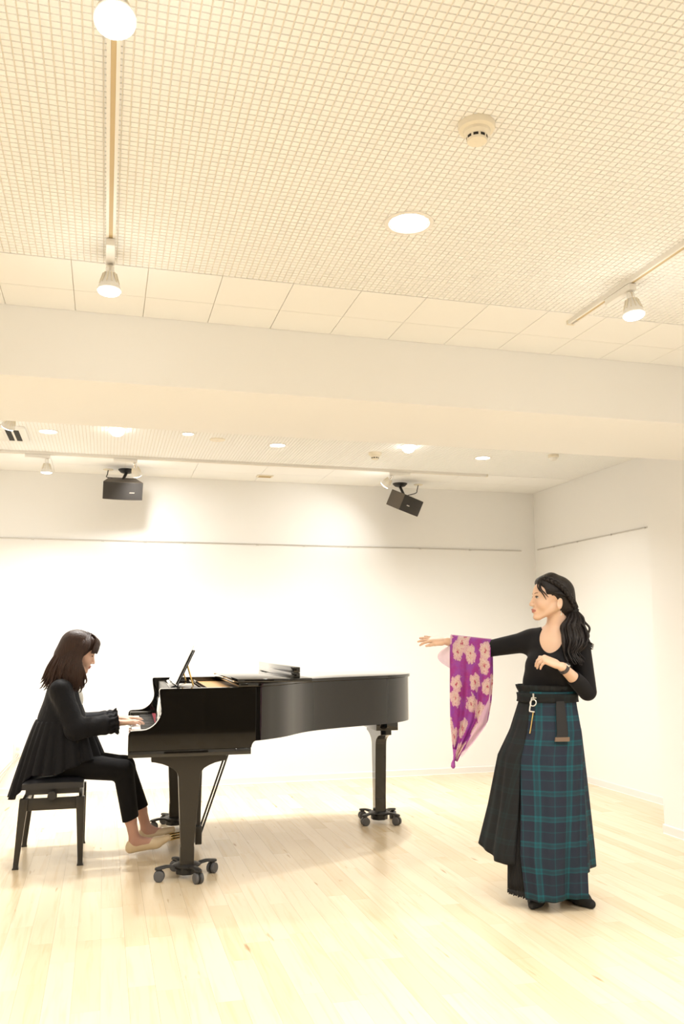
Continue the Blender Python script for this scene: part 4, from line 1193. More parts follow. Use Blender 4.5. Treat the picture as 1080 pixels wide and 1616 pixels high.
# left hand, limp before the chest
x = S((-0.90, 0.16, 0.40)); x /= np.linalg.norm(x)
z = S((0.35, 0.45, 0.82)); z -= x * (z @ x); z /= np.linalg.norm(z)
y = S((0.1, -0.85, 0.45)); y -= x * (y @ x) + z * (y @ z); y /= np.linalg.norm(y)
AL = np.stack([x, y, z], 1)
hand_field(F, wrL + x * 0.015, AL, ((48, 30, 18), (55, 28, 18), (60, 26, 16), (64, 24, 14)), thumb_open=0.35, sc=0.90)
V, Q = F.mesh()
np_mesh('body', V, Q, M['skin'], singer, face_tint(V, HCs, HA, SKIN, (0.42, 0.10, 0.09)))
eyes(singer, HCs, HA)

# black scoop-neck top
F = Field((-0.55, -0.30, 0.93), (0.30, 0.30, 1.36), 0.0034)
torso_prims(F, 0.006)
F.cone(S((0.055, -0.025, 1.315)), S((-0.05, -0.06, 1.300)), 0.045, 0.046, 0.04)
F.cone(S((0.055, -0.025, 1.315)), S((0.14, 0.045, 1.285)), 0.045, 0.046, 0.04)
nk = S((0.030, 0.065, 1.335))
F.ell(nk, (0.105, 0.070, 0.112), 0.006, sub=True, M3=TA)
F.ell(S((0.055, -0.02, 1.42)), (0.085, 0.085, 0.12), 0.006, sub=True)
aR = (wrR - elR) / np.linalg.norm(wrR - elR); F.half(wrR - aR * 0.035, aR)
V, Q = F.mesh()
# trim the left sleeve at mid forearm
aL = (wrL - elL) / np.linalg.norm(wrL - elL)
cut = elL + aL * 0.135
def trim(V, Q, p, n, near, rad):
    """drop what lies beyond a plane close to a point"""
    C = V[Q].mean(1); bad = ((C - p) @ n > 0) & (np.linalg.norm(C - near, axis=1) < rad)
    Q = Q[~bad]; used = np.unique(Q); mp = np.full(len(V), -1); mp[used] = np.arange(len(used))
    return V[used], mp[Q]
F2 = Field((-0.55, -0.30, 0.93), (0.30, 0.30, 1.36), 0.0034)
# (sleeve rebuilt short so the cuff ends cleanly)
def torso_short(F, g):
    torso_prims(F, g, arms=False)
    F.cone(shR, elR, 0.050 + g, 0.038 + g, 0.03); F.cone(elR, wrR, 0.038 + g, 0.0225 + g, 0.012)
    F.cone(shL, elL, 0.047 + g, 0.041 + g, 0.012)
torso_short(F2, 0.006)
F2.cone(S((0.055, -0.025, 1.315)), S((-0.05, -0.06, 1.300)), 0.045, 0.046, 0.04)
F2.cone(S((0.055, -0.025, 1.315)), S((0.14, 0.045, 1.285)), 0.045, 0.046, 0.04)
F2.ell(nk, (0.105, 0.070, 0.112), 0.006, sub=True, M3=TA)
F2.ell(S((0.055, -0.02, 1.42)), (0.085, 0.085, 0.12), 0.006, sub=True)
F2.half(wrR - aR * 0.035, aR)
F3 = Field((-0.05, -0.30, 0.93), (0.30, 0.10, 1.20), 0.0034)
F3.cone(elL, wrL, 0.047, 0.0305, 0.012); F3.half(cut, aL)
V3, Q3 = F3.mesh(); V2, Q2 = F2.mesh()
np_mesh('top', np.concatenate([V2, V3]), np.concatenate([Q2, Q3 + len(V2)]), M['knit'], singer)

# wristwatch
wp = wrL - aL * 0.012
ww = MB(); u = Vector(tuple(aL)).orthogonal().normalized(); v_ = Vector(tuple(aL)).cross(u)
ring = lambda d, r: [tuple(Vector(tuple(wp + aL * d)) + (u * math.cos(2 * PI * k / 24) + v_ * math.sin(2 * PI * k / 24)) * r) for k in range(24)]
ww.rings([ring(-0.010, 0.0265), ring(-0.010, 0.0290), ring(0.010, 0.0275), ring(0.010, 0.0250)], cap0=False, cap1=False)
watch = empty('wristwatch', (0, 0, 0)); watch.parent = None
watch.matrix_world = Matrix.Translation(tuple(SB)) @ Matrix.Rotation(math.atan2(-0.477, 0.879), 4, 'Z')
tag(watch, 'dark wristwatch on the bent arm of the standing woman', 'watch')
ww.build('watch_strap', M['strap'], watch)
zb = AL[:, 2]
wc = wp + (zb - aL * (zb @ aL)) * 0.029
MB().tube([tuple(wc), tuple(wc + zb * 0.006), tuple(wc + zb * 0.008)], [0.0135, 0.0135, 0.011], 20).build('watch_case', M['chrome'], watch)

# skirt ------------------------------------------------------------
ZT_ = [1.05, 1.03, 1.01, 0.99, 0.95, 0.83, 0.70, 0.45, 0.25, 0.04]
CS_ = [0.000, 0.000, 0.000, 0.000, -0.003, -0.010, -0.037, -0.055, -0.075, -0.078]
RS_ = [0.150, 0.144, 0.139, 0.138, 0.147, 0.178, 0.213, 0.245, 0.275, 0.282]
RK_ = [0.120, 0.116, 0.112, 0.112, 0.118, 0.145, 0.175, 0.212, 0.240, 0.245]
def sk(z, phi, dr=0.0):
    zz = ZT_[::-1]
    c = np.interp(z, zz, CS_[::-1]); rs = np.interp(z, zz, RS_[::-1]) + dr; rk = np.interp(z, zz, RK_[::-1]) + dr
    return c + rs * math.sin(phi), rk * math.cos(phi)
def panel(name, phi0, phi1, ztop, hem, mat, dr=0.0, nphi=60, nz=40, fold=None, uoff=0.0, thick=0.0035, parent=None):
    """curved cloth panel: phi0/phi1 may be functions of z; uv in metres"""
    V, UV = [], []
    for j in range(nz + 1):
        f = j / nz
        for i in range(nphi + 1):
            g_ = i / nphi
            zb_ = hem(g_); z = ztop + (zb_ - ztop) * f
            a0 = phi0(z) if callable(phi0) else phi0; a1 = phi1(z) if callable(phi1) else phi1
            ph = R_(a0 + (a1 - a0) * g_)
            w = fold(g_, f, z) if fold else 0.0
            s, k = sk(z, ph, dr + w)
            V.append((s, -k, z)); 
            UV.append((uoff + (g_ - 0.5) * R_(a1 - a0) * (0.10 + 0.16 * (1.05 - z)), z))
    n = len(V); W = nphi + 1
    Fc = [(j * W + i, j * W + i + 1, (j + 1) * W + i + 1, (j + 1) * W + i) for j in range(nz) for i in range(nphi)]
    o = mesh_obj(name, V, Fc, mat, parent or singer, 179, uv=UV)
    md = o.modifiers.new('thickness', 'SOLIDIFY'); md.thickness = thick; md.offset = 0.0
    return o
skirt = panel('skirt_back', 40, 215, 1.03, lambda g_: 0.155 + 0.03 * g_, M['plaid'], -0.007, 70, 40,
              fold=lambda g_, f, z: 0.016 * f * min(1, g_ * 5) * math.sin(g_ * 19 + 1.0) + 0.005 * f * math.sin(g_ * 47))
panel('skirt_side_panel', lambda z: np.interp(z, [0.2, 0.83, 1.03], [-150, -150, -150]), lambda z: np.interp(z, [0.2, 0.83, 1.03], [-22, -29, -25]), 1.03,
      lambda g_: 0.262 - 0.055 * min(1, max(0, (g_ - 0.45) / 0.35)), M['plaid_dark'], 0.004, 70, 40,
      fold=lambda g_, f, z: 0.018 * f * math.sin(g_ * 15 + 0.5) + 0.005 * f * math.sin(g_ * 40 + 1), uoff=0.03)
panel('skirt_front_panel', lambda z: np.interp(z, [0.04, 0.83, 1.03], [-13, -30, -34]), lambda z: np.interp(z, [0.04, 0.5, 0.83, 1.03], [47, 56, 62, 70]), 1.03,
      lambda g_: 0.050 + 0.012 * g_, M['plaid'], 0.012, 60, 44,
      fold=lambda g_, f, z: 0.019 * f ** 1.5 * math.sin(g_ * 8.5 + 2.0 + 2.6 * f) + 0.007 * f ** 1.5 * math.sin(g_ * 19 - 2.0 * f) + 0.02 * f * g_ ** 4 + 0.004 * f * math.sin(g_ * 33), uoff=0.02)
us = panel('pleated_underskirt', -34, 5, 0.75, lambda g_: 0.088 - 0.022 * g_, M['pleat'], -0.022, 150, 16, fold=lambda g_, f, z: 0.008 * math.sin(g_ * 2 * PI * 22))
panel('lace_hem', -34, 5, 0.086, lambda g_: 0.066 - 0.022 * g_ + 0.004 * math.sin(g_ * 90), M['lace'], -0.020, 120, 2, fold=lambda g_, f, z: 0.008 * math.sin(g_ * 2 * PI * 22), thick=0.002, parent=us)
# gathered paper-bag waist and belt
panel('waist_frill', -180, 180, 1.062, lambda g_: 1.018, M['plaid_dark'], 0.003, 120, 5, fold=lambda g_, f, z: 0.005 * math.sin(g_ * 2 * PI * 17) * (1 - f) + 0.003 * (1 - f))
belt = panel('belt', -180, 180, 1.020, lambda g_: 0.976, M['plaid_dark'], 0.016, 90, 4, thick=0.004)
def on_skirt(z, phi, dr): s, k = sk(z, R_(phi), dr); return (s, -k, z)
bk_ = MB()
pb = [on_skirt(1.000, -20, 0.024), on_skirt(0.999, -27, 0.024), on_skirt(0.996, -29, 0.024), on_skirt(0.940, -29, 0.030), on_skirt(0.934, -27, 0.030), on_skirt(0.932, -20, 0.030)]
bk_.tube([tuple(p) for p in catmull(pb, 4)], 0.0035, 8)
rg = [on_skirt(0.976 + 0.016 * math.sin(a), -24.5 + 5.5 * math.cos(a), 0.030) for a in [2 * PI * k / 16 for k in range(17)]]
bk_.tube(rg, 0.003, 8)
bk_.tube([on_skirt(1.022, -24.5, 0.026), on_skirt(0.994, -24.5, 0.030)], 0.0045, 8)
bk_.build('belt_buckle', M['silver'], belt)
MB().tube([on_skirt(z, -23 - (0.93 - z) * 10, 0.022) for z in (0.930, 0.90, 0.87, 0.84, 0.825)], 0.0035, 8).build('zip', M['brass'], skirt)
tb = MB(); rr = []
for z, w in ((0.985, 7), (0.955, 8), (0.90, 8), (0.84, 8), (0.812, 8)):
    rr.append([on_skirt(z, 22 - w + 2 * w * i / 6, 0.030) for i in range(7)] + [on_skirt(z, 22 + w - 2 * w * i / 6, 0.025) for i in range(7)])
tb.rings(rr).build('belt_tab', M['pleat'], belt, smooth=50)
rr = []
for z in (0.812, 0.792):
    rr.append([on_skirt(z, 22 - 10 + 20 * i / 6, 0.033) for i in range(7)] + [on_skirt(z, 22 + 10 - 20 * i / 6, 0.024) for i in range(7)])
MB().rings(rr).build('tab_end', M['tab'], belt, smooth=50)

# shoes: black, sock-like with an open instep
def shoe(parent, ft, d, mat, name, cut_z=0.062, open_c=0.02, lo=(-0.78, -0.32, -0.01), hi=(0.3, 0.32, 0.14), heel=0.0, pitch=0.0, sc=1.0):
    U = np.array((0, 0, 1.0)); d = np.array(d, float)
    F = Field(np.minimum(ft - 0.16, ft + d * 0.2 - 0.1), np.maximum(ft + 0.16, ft + d * 0.2 + 0.1) + np.array((0, 0, 0.05)), 0.0028)
    F.cone(ft - d * 0.055 + U * 0.033, ft + d * 0.07 + U * 0.029, 0.034 * sc, 0.037 * sc, 0.02)
    F.cone(ft + d * 0.05 + U * 0.027, ft + d * 0.130 + U * 0.021, 0.037 * sc, 0.021 * sc, 0.02)
    F.cone(ft - d * 0.05 + U * 0.05, ft - d * 0.045 + U * 0.035, 0.030 * sc, 0.033 * sc, 0.02)
    F.ell(ft + d * open_c + U * 0.085, (0.060, 0.060, 0.040), 0.006, sub=True)
    F.half(ft + U * 0.001, -U)
    V, Q = F.mesh()
    return np_mesh(name, V, Q, mat, parent)
shoe(singer, footR, dR / np.linalg.norm(dR), M['blackshoe'], 'shoe')
shoe(singer, footL, dL / np.linalg.norm(dL), M['blackshoe'], 'shoe')

# hair -------------------------------------------------------------
Lh = lambda x, y, z: HCs + HA @ np.array((x, y, z))
NS = -1 if (HA[:, 1] @ S((0, 1, 0))) < 0 else 1          # head side turned to the camera
F = Field(HCs - 0.2, HCs + 0.2, 0.003)
F.ell(Lh(-0.022, 0, 0.033), (0.106, 0.087, 0.092), 0.01, M3=HA)
F.ell(Lh(-0.070, 0, -0.030), (0.062, 0.064, 0.070), 0.03, M3=HA)
F.cone(Lh(0.052, 0, 0.085), Lh(0.0, 0, 0.105), 0.026, 0.03, 0.03, flat=(HA[:, 1], 1.7))
F.ell(Lh(0.118, 0, -0.012), (0.085, 0.13, 0.098), 0.010, sub=True, M3=HA)
F.ell(Lh(0.085, 0, -0.065), (0.085, 0.13, 0.075), 0.012, sub=True, M3=HA)
for s in (-1, 1):
    F.ell(Lh(-0.012, s * 0.095, -0.045), (0.032, 0.04, 0.046), 0.008, sub=True, M3=HA)
    F.ell(Lh(0.030, s * 0.09, -0.020), (0.045, 0.05, 0.040), 0.010, sub=True, M3=HA)
V, Q = F.mesh()
hair = np_mesh('hair', V, Q, M['hair_black'], singer)
rnd = random.Random(5)
P_ = []
for i in range(70):                 # combed strands over the crown to the gathered tie
    s = rnd.uniform(-1, 1)
    y0 = s * 0.068
    h0 = 0.088 - 0.075 * abs(s) ** 1.7
    st_ = Lh(0.070 - 0.052 * abs(s) ** 1.4, y0, h0)
    m1 = Lh(-0.02 + rnd.uniform(-.01, .01), s * 0.090, 0.126 - 0.105 * abs(s) ** 1.8)
    m2 = Lh(-0.098 + rnd.uniform(-.006, .006), s * 0.066, 0.062 - 0.075 * abs(s))
    e = Lh(-0.120 + rnd.uniform(-.012, .012), s * 0.022 + NS * 0.02, -0.055 + rnd.uniform(-.015, .015))
    P_.append([st_, m1, m2, e])
locks(P_, 0.0075, 5, 0.6, 0.4).build('hair_strands', M['hair_black'], hair, smooth=80)
tie = Lh(-0.118, NS * 0.030, -0.062)
P_ = []
for i in range(95):                 # tail of wavy hair falling over her left shoulder
    a = rnd.uniform(0, 2 * PI); q = math.sqrt(rnd.random())
    ox, oy = q * math.cos(a), q * math.sin(a)
    ln = rnd.uniform(0.7, 1.0)
    end = S((0.138 + 0.045 * ox, 0.130 + 0.02 * oy, 1.300 - 0.125 * ln - 0.02 * rnd.random()))
    if i % 9 == 0: end = S((0.215 + 0.02 * rnd.random(), 0.09 + 0.02 * oy, 1.27 - 0.03 * rnd.random()))
    ph = rnd.uniform(0, 0.8)
    b0 = tie + np.array((0.010 * ox, 0.010 * oy, 0.004 * oy))
    pts = [b0 + S((-0.01, 0, 0.012))]
    for k in range(1, 7):
        f = k / 6
        base = b0 * (1 - f) + end * f + S((-0.004 * math.sin(PI * f), 0.026 * math.sin(PI * f), 0.0))
        sw = (0.003 + 0.012 * f) * math.sin(f * 13 + ph)
        pts.append(base + S((0.042 * ox * max(0.0, math.sin(PI * min(1, f * 1.2))) ** 0.8 + sw, 0.016 * oy + sw * 0.5, 0)))
    P_.append(pts)
locks(P_, 0.0062, 5, 0.25, 0.7).build('ponytail', M['hair_black'], hair, smooth=80)
# plaited strand along the side of the head
br0 = [Lh(0.052, NS * 0.045, 0.105), Lh(0.010, NS * 0.078, 0.085), Lh(-0.035, NS * 0.092, 0.050), Lh(-0.075, NS * 0.082, 0.005), Lh(-0.108, NS * 0.050, -0.045)]
cp = catmull(br0, 8); nB = len(cp)
bm_ = MB()
for ph in (0, 2 * PI / 3, 4 * PI / 3):
    pts = []
    for i, c_ in enumerate(cp):
        a = i * 0.75 + ph
        n1 = c_ - Lh(-0.02, 0, 0.02); n1 /= np.linalg.norm(n1)
        t1 = cp[min(i + 1, nB - 1)] - cp[max(i - 1, 0)]; t1 = t1 / np.linalg.norm(t1); b1 = np.cross(t1, n1)
        pts.append(tuple(c_ + b1 * 0.0095 * math.sin(a) + n1 * 0.005 * math.sin(2 * a)))
    bm_.tube(pts, 0.0075, 6)
bm_.build('braid', M['hair_black'], hair, smooth=80)
locks([[Lh(0.074, NS * 0.040, 0.078), Lh(0.078, NS * 0.056, 0.045), Lh(0.062, NS * 0.066, 0.015), Lh(0.048, NS * 0.070, -0.012)],
       [Lh(0.070, NS * 0.042, 0.080), Lh(0.071, NS * 0.060, 0.045), Lh(0.052, NS * 0.070, 0.020), Lh(0.038, NS * 0.074, 0.002)],
       [Lh(0.078, NS * 0.030, 0.084), Lh(0.085, NS * 0.046, 0.055), Lh(0.076, NS * 0.058, 0.030)]], 0.0035, 5, 0.2).build('loose_fringe', M['hair_black'], hair, smooth=80)
tr = MB(); tr.tube([tuple(tie + S((-0.012, 0.0, 0.012))), tuple(tie + S((0.010, 0.004, -0.010)))], [0.019, 0.019], 14)
tr.build('hair_tie', M['blackshoe'], hair)
# earring
er = Lh(-0.024, NS * 0.086, -0.066)
m = MB(); m.tube([tuple(er), tuple(er + np.array((0, 0, -0.012)))], 0.001, 6)
m.lathe([(0.001, 0.006), (0.0055, 0.0), (0.001, -0.007)], tuple(er + np.array((0, 0, -0.018))), 8)
m.build('earring', M['silver'], singer)

# scarf over the outstretched arm ------------------------------------
scarf = empty('scarf', (0, 0, 0)); scarf.matrix_world = Matrix.Translation(tuple(SB)) @ Matrix.Rotation(math.atan2(-0.477, 0.879), 4, 'Z')
tag(scarf, 'sheer purple scarf with cream flowers draped over the outstretched arm', 'scarf')
zs = [0.640, 0.68, 0.76, 0.85, 0.95, 1.10, 1.20, 1.32]
lf = [-0.514, -0.516, -0.522, -0.528, -0.526, -0.522, -0.520, -0.516]
rt = [-0.490, -0.470, -0.402, -0.335, -0.313, -0.298, -0.292, -0.288]
V, UV = [], []; NA, NB_ = 44, 90
for j in range(NB_ + 1):
    b = -1 + 2 * j / NB_
    for i in range(NA + 1):
        a = i / NA
        f = abs(b)
        armz = 1.284 + (1.240 - 1.284) * min(1, max(0, (a * 0.235 + 0.0) / 0.235)) + 0.0
        armk = -0.195 + (-0.150 + 0.195) * a
        rad = 0.038 + 0.020 * a
        arc = 0.09
        if f < arc:
            th = f / arc * PI / 2
            z = armz + rad * math.cos(th); k = armk + math.copysign(1, b) * rad * math.sin(th)
        else:
            g_ = (f - arc) / (1 - arc)
            zlow = 0.640 if b > 0 else 0.70
            z = armz + (zlow - armz) * g_
            k = armk + math.copysign(1, b) * (rad * (1 - 0.8 * max(0, min(1, (g_ - 0.12) / 0.5))) + 0.003)
            fold = 0.013 * min(1, max(0, g_ - 0.06) * 3) * math.sin(a * 15 + 1.5 * g_ + (0.8 if b < 0 else 0)) + 0.006 * math.sin(a * 31 + 3 * g_) * min(1, max(0, g_ - 0.06) * 3)
            k += fold
        l, r = np.interp(z, zs, lf), np.interp(z, zs, rt)
        if b < 0:
            l += 0.004; r += 0.012 * min(1, (1.3 - z) * 4)
        s = l + (r - l) * a
        V.append((s, -k, z)); UV.append((0.42 * a + (0.0 if b > 0 else 0.7) + 0.1, 0.75 * f))
W = NA + 1
Fc = [(j * W + i, j * W + i + 1, (j + 1) * W + i + 1, (j + 1) * W + i) for j in range(NB_) for i in range(NA)]
o = mesh_obj('drape', V, Fc, M['scarf'], scarf, 179, uv=UV)
md = o.modifiers.new('thickness', 'SOLIDIFY'); md.thickness = 0.0012
# turned-back wing at the wrist and sheer hem along the outer edge
V, UV = [], []
for j in range(13):
    f = j / 12
    for i in range(9):
        a = i / 8
        s = -0.515 - 0.075 * math.sin(PI * min(1, f * 1.0)) * (1 - a) ** 0.8 * (1 if f < 1 else 0) + 0.02 * a
        z = 1.290 - 0.14 * f - 0.02 * (1 - a)
        k = -0.18 + 0.02 * math.sin(a * 5 + f * 4)
        V.append((s, -k, z)); UV.append((a * 0.1, f * 0.15))
Fc = [(j * 9 + i, j * 9 + i + 1, (j + 1) * 9 + i + 1, (j + 1) * 9 + i) for j in range(12) for i in range(8)]
mesh_obj('wrist_fold', V, Fc, M['sheer'], scarf, 179, uv=UV)
V = []
for j in range(31):
    f = j / 30; z = 1.10 - 0.42 * f
    l, r = np.interp(z, zs, lf), np.interp(z, zs, rt)
    w = 0.045 * math.sin(PI * min(1, f * 1.05)) ** 0.7 if f < 0.95 else 0.01
    for i in range(7):
        a = i / 6
        V.append((r - w * (1 - a) * 1.0 + 0.006, 0.165 - 0.045 - 0.010 * math.sin(a * 6 + f * 9), z - 0.015 * a))
Fc = [(j * 7 + i, j * 7 + i + 1, (j + 1) * 7 + i + 1, (j + 1) * 7 + i) for j in range(30) for i in range(6)]
mesh_obj('sheer_hem', V, Fc, M['sheer'], scarf, 179)
kn = MB().tube([tuple(S(p)) for p in ((-0.500, -0.165, 0.700), (-0.506, -0.165, 0.665), (-0.512, -0.167, 0.645), (-0.516, -0.168, 0.625), (-0.517, -0.168, 0.607), (-0.516, -0.168, 0.597))], [0.016, 0.009, 0.005, 0.011, 0.0125, 0.004], 12)
kn.build('knotted_tip', pmat('scarf_knot', (0.42, 0.09, 0.42), 0.4), scarf, smooth=80)

# ================================================================== the pianist
PB = np.array((-0.20, 5.72, 0.0))
pianist = empty('person', tuple(PB)); tag(pianist, 'seated woman in black tunic playing the grand piano', 'person')
def W(x, y, z): return np.array((x, y, z), float) - PB
HB = frame((math.cos(R_(20)), 0.0, -math.sin(R_(20))), (math.sin(R_(20)), 0, math.cos(R_(20))))
HCp = W(-0.152, 5.72, 1.226)
arms_p = []
for sy, in ((-1,), (1,)):
    yc = 5.72
    arms_p.append((W(-0.245, yc + sy * 0.150, 1.000), W(-0.150, yc + sy * 0.195, 0.772), W(0.098, yc + sy * 0.150, 0.797), sy))
legs_p = [(W(-0.20, 5.635, 0.555), W(0.140, 5.625, 0.505), W(0.192, 5.620, 0.215), W(0.222, 5.620, 0.090), W(0.345, 5.620, 0.066), W(0.420, 5.625, 0.092)),
          (W(-0.20, 5.805, 0.555), W(0.150, 5.825, 0.505), W(0.262, 5.825, 0.235), W(0.300, 5.825, 0.110), W(0.390, 5.822, 0.080), W(0.462, 5.815, 0.100))]
F = Field((-0.28, -0.33, 0.0), (0.72, 0.33, 1.37), 0.0034)
head_field(F, HCp, HB)
F.cone(W(-0.175, 5.72, 1.15), W(-0.225, 5.72, 1.03), 0.046, 0.052, 0.03)
F.ell(W(-0.235, 5.72, 0.93), (0.095, 0.145, 0.14), 0.04)
F.ell(W(-0.250, 5.72, 0.73), (0.095, 0.13, 0.16), 0.04)
F.ell(W(-0.250, 5.72, 0.585), (0.125, 0.160, 0.085), 0.04)
F.cone(arms_p[0][0], arms_p[1][0], 0.046, 0.046, 0.03)
for a, b, c, sy in arms_p:
    F.cone(a, b, 0.044, 0.037, 0.02); F.cone(b, c, 0.036, 0.022, 0.012)
    x = np.array((1.0, -0.06 * sy, 0.03)); x /= np.linalg.norm(x)
    A = np.stack([x, np.array((0.06 * sy, -sy, 0.0)) / math.hypot(0.06, 1), np.array((0, 0, 1.0))], 1)
    A[:, 2] -= x * (A[:, 2] @ x); A[:, 2] /= np.linalg.norm(A[:, 2]); A[:, 1] -= A[:, 2] * (A[:, 1] @ A[:, 2]); A[:, 1] /= np.linalg.norm(A[:, 1])
    hand_field(F, c + x * 0.008, A, ((4, 18, 14), (2, 20, 14), (4, 18, 14), (8, 14, 12)), thumb_open=0.5)
for hip, kn_, sh, an, ball, toe in legs_p:
    F.cone(hip, kn_, 0.076, 0.054, 0.03); F.cone(kn_, sh, 0.052, 0.034, 0.02); F.cone(sh, an, 0.034, 0.031, 0.02)
    F.cone(an + np.array((-0.015, 0, -0.035)), ball, 0.027, 0.026, 0.025); F.cone(an, ball, 0.030, 0.022, 0.025); F.cone(ball, toe, 0.028, 0.014, 0.02)
V, Q = F.mesh()
T_ = face_tint(V, HCp, HB, np.array((0.70, 0.45, 0.335)), (0.48, 0.16, 0.14))
T_[V[:, 2] < 0.4] = (0.60, 0.345, 0.265)
np_mesh('body', V, Q, M['skin'], pianist, T_)
eyes(pianist, HCp, HB, closed=0.75)

# trousers, cropped above the ankle
F = Field((-0.28, -0.30, 0.16), (0.60, 0.30, 0.75), 0.0036)
F.ell(W(-0.250, 5.72, 0.590), (0.135, 0.170, 0.092), 0.04)
for hip, kn_, sh, an, ball, toe in legs_p:
    F.cone(hip, kn_, 0.083, 0.063, 0.03); F.cone(kn_, sh + (sh - kn_) * 0.25, 0.062, 0.047, 0.02)
F.half(W(0.15, 5.72, 0.200), (0.351, 0, -0.936))
V, Q = F.mesh(); np_mesh('trousers', V, Q, M['trouser'], pianist)

# tunic: bodice with full sleeves
F = Field((-0.26, -0.36, 0.68), (0.34, 0.36, 1.12), 0.0036)
F.ell(W(-0.238, 5.72, 0.935), (0.105, 0.160, 0.150), 0.05)
F.ell(W(-0.238, 5.72, 0.80), (0.146, 0.185, 0.16), 0.05)
F.cone(arms_p[0][0], arms_p[1][0], 0.056, 0.056, 0.04)
for a, b, c, sy in arms_p:
    d = (c - b) / np.linalg.norm(c - b)
    F.cone(a, b, 0.062, 0.064, 0.03); F.cone(b, c - d * 0.075, 0.064, 0.056, 0.02)
    F.cone(c - d * 0.075, c - d * 0.050, 0.060, 0.047, 0.012)
F.ell(W(-0.195, 5.72, 1.12), (0.075, 0.072, 0.11), 0.008, sub=True)
F.ell(W(-0.12, 5.72, 1.0), (0.06, 0.045, 0.13), 0.010, sub=True)
F.half(W(0, 0, 0.765), (0, 0, -1)) if False else None
V, Q = F.mesh()
tunic = np_mesh('tunic', V, Q, M['cotton'], pianist)
# gathered cuffs
for a, b, c, sy in arms_p:
    d = (c - b) / np.linalg.norm(c - b); u = np.array((0, 1.0, 0)); u -= d * (u @ d); u /= np.linalg.norm(u); w = np.cross(d, u)
    m = MB(); rings = []; n = 60
    for t_, r, rp in ((-0.072, 0.044, 0.000), (-0.064, 0.054, 0.003), (-0.046, 0.059, 0.005), (-0.030, 0.055, 0.004), (-0.024, 0.053, 0.004), (-0.014, 0.060, 0.007), (-0.004, 0.063, 0.009), (-0.005, 0.058, 0.009), (-0.014, 0.048, 0.004), (-0.024, 0.030, 0.0)):
        rings.append([tuple(c + d * t_ + (u * math.cos(2 * PI * k / n) + w * math.sin(2 * PI * k / n)) * (r + rp * math.sin(2 * PI * k / n * 11 + t_ * 40))) for k in range(n)])
    m.rings(rings, cap0=False, cap1=False).build('cuff', M['cotton'], tunic, smooth=80)
# gathered lower part falling over seat and lap
V = []; NT, NZ = 160, 26
for j in range(NZ + 1):
    f = j / NZ
    for i in range(NT):
        th = 2 * PI * i / NT; c_, s_ = math.cos(th), math.sin(th)
        tx, ty, tz = -0.238 + 0.150 * c_, 0.190 * s_, 0.815
        st = max(0.0, min(1.0, (-c_ - 0.50) / 0.42)); st = st * st * (3 - 2 * st)
        bx = -0.245 + (0.275 if c_ < 0 else 0.255) * c_
        by = 0.232 * s_
        bz = 0.512 + (0.09 * max(0, c_) ** 0.8) - 0.150 * st
        e = f ** 0.85
        x = tx + (bx - tx) * e; y = ty + (by - ty) * e; z = tz + (bz - tz) * f
        rp = (0.0025 + 0.011 * f) * math.sin(th * 21 + 2.2 * math.sin(th * 3)) + 0.004 * f * math.sin(th * 47 + 1)
        V.append((x + rp * c_ + 0.20, y + rp * s_, z))
Fc = [(j * NT + i, j * NT + (i + 1) % NT, (j + 1) * NT + (i + 1) % NT, (j + 1) * NT + i) for j in range(NZ) for i in range(NT)]
o = mesh_obj('tunic_skirt', V, Fc, M['cotton'], tunic, 179)
md = o.modifiers.new('thickness', 'SOLIDIFY'); md.thickness = 0.003
F = Field((-0.1, -0.12, 0.80), (0.16, 0.12, 1.06), 0.0036)
F.ell(W(-0.212, 5.72, 0.935), (0.098, 0.060, 0.105), 0.02)
V, Q = F.mesh(); np_mesh('blouse_front', V, Q, M['cream_blouse'], tunic)

# beige flats
for hip, kn_, sh, an, ball, toe in legs_p:
    lo = np.minimum(an, toe) - 0.10; hi = np.maximum(an, toe) + 0.10
    F = Field(lo, hi, 0.0028)
    hl = an + np.array((-0.020, 0, -0.040))
    F.cone(hl, ball, 0.033, 0.033, 0.02); F.cone(ball, toe, 0.034, 0.020, 0.02)
    F.cone(hl + np.array((0, 0, 0.018)), hl, 0.030, 0.033, 0.015)
    d = (ball - hl) / np.linalg.norm(ball - hl); nrm = np.cross(d, np.array((0, 1.0, 0))); nrm *= np.sign(nrm[2])
    F.ell(an + d * 0.040 + nrm * 0.022, (0.088, 0.045, 0.036), 0.006, sub=True, M3=np.stack([d, np.array((0, 1.0, 0)), nrm], 1))
    F.half(hl + np.array((0, 0, -0.030)) + np.array((0, 0, 0.0)), -nrm)
    V, Q = F.mesh(); np_mesh('shoe', V, Q, M['beigeshoe'], pianist)

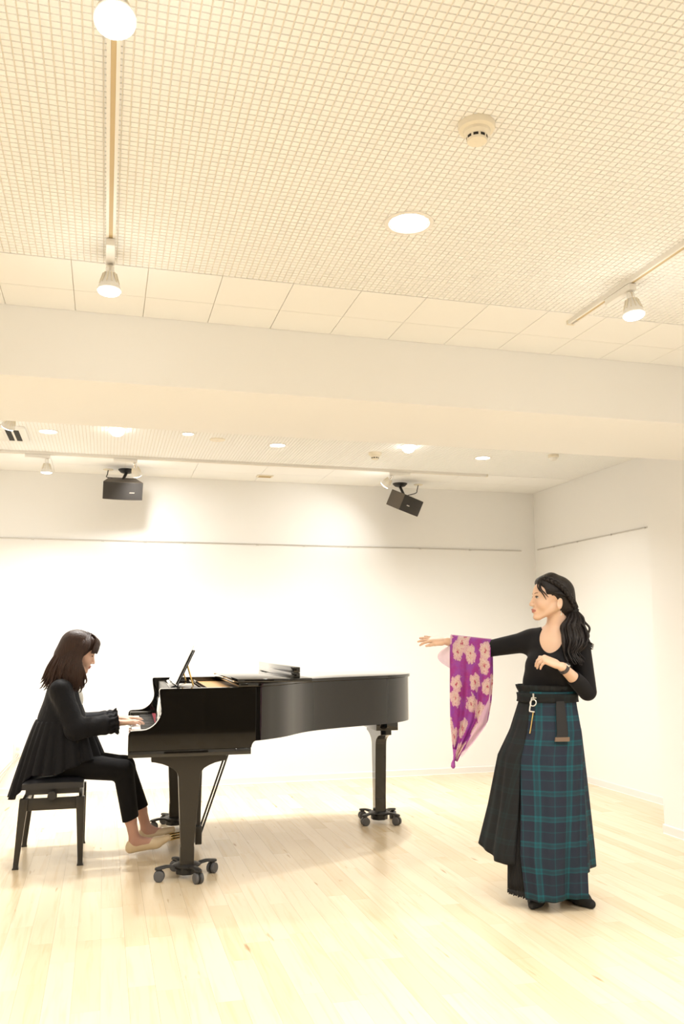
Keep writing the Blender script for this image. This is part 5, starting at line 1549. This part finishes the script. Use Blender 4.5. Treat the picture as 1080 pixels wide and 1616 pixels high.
# long brown hair with a fringe
Lp = lambda x, y, z: HCp + HB @ np.array((x, y, z))
F = Field(HCp - 0.2, HCp + 0.2, 0.003)
F.ell(Lp(-0.022, 0, 0.036), (0.112, 0.090, 0.098), 0.01, M3=HB)
F.ell(Lp(-0.075, 0, -0.045), (0.065, 0.075, 0.085), 0.03, M3=HB)
F.ell(Lp(0.045, 0, 0.078), (0.062, 0.074, 0.046), 0.02, M3=HB)
F.ell(Lp(0.115, 0, -0.030), (0.075, 0.14, 0.085), 0.012, sub=True, M3=HB)
F.ell(Lp(0.075, 0, -0.10), (0.070, 0.14, 0.075), 0.012, sub=True, M3=HB)
V, Q = F.mesh()
hair2 = np_mesh('hair', V, Q, M['hair_brown'], pianist)
rnd = random.Random(9)
P_ = []
for i in range(230):
    s = rnd.choice((-1, 1)); f = rnd.random()                # f: 0 front of the face, 1 back of the head
    q = rnd.uniform(-1, 1)
    a = f * PI / 2 * 1.12
    st_ = Lp(0.020 - 0.085 * f + rnd.uniform(-.01, .01), s * rnd.uniform(0.002, 0.03), 0.132 - 0.02 * f)
    m1 = Lp(0.045 - 0.135 * f, s * (0.098 * math.cos(a * 0.75)), 0.060 - 0.015 * f)
    m2 = Lp(0.030 - 0.150 * f, s * (0.100 * math.cos(a * 0.72)), -0.030)
    ex = -0.110 - 0.235 * f ** 0.9; ey = s * (0.105 * math.cos(a * 0.75) + 0.012); ez = 1.045 + 0.015 * f + rnd.uniform(-0.045, 0.03)
    e = W(ex + rnd.uniform(-.014, .014), 5.72 + ey, ez)
    m3 = (m2 * 0.45 + e * 0.55) + np.array((-0.012 * f + rnd.uniform(-.006, .006), s * 0.012, 0.0))
    wv = rnd.uniform(0.006, 0.016)
    e2 = e + np.array((-0.012 - 0.020 * f * rnd.random() + wv * q, s * 0.010 * q, -0.020))
    P_.append([st_, m1, m2, m3, e + np.array((wv * q, 0, 0.004)), e2])
locks(P_, 0.0078, 5, 0.2, 0.5).build('hair_locks', M['hair_brown'], hair2, smooth=80)
P_ = []
for i in range(80):
    y0 = rnd.uniform(-1, 1)
    P_.append([Lp(0.0, y0 * 0.020, 0.133), Lp(0.062, y0 * 0.048, 0.118), Lp(0.100 - 0.028 * y0 * y0, y0 * 0.072, 0.076), Lp(0.108 - 0.035 * y0 * y0, y0 * 0.084, 0.034 - 0.012 * abs(y0) + rnd.uniform(-.008, .008))])
locks(P_, 0.0060, 5, 0.2, 0.5).build('fringe', M['hair_brown'], hair2, smooth=80)
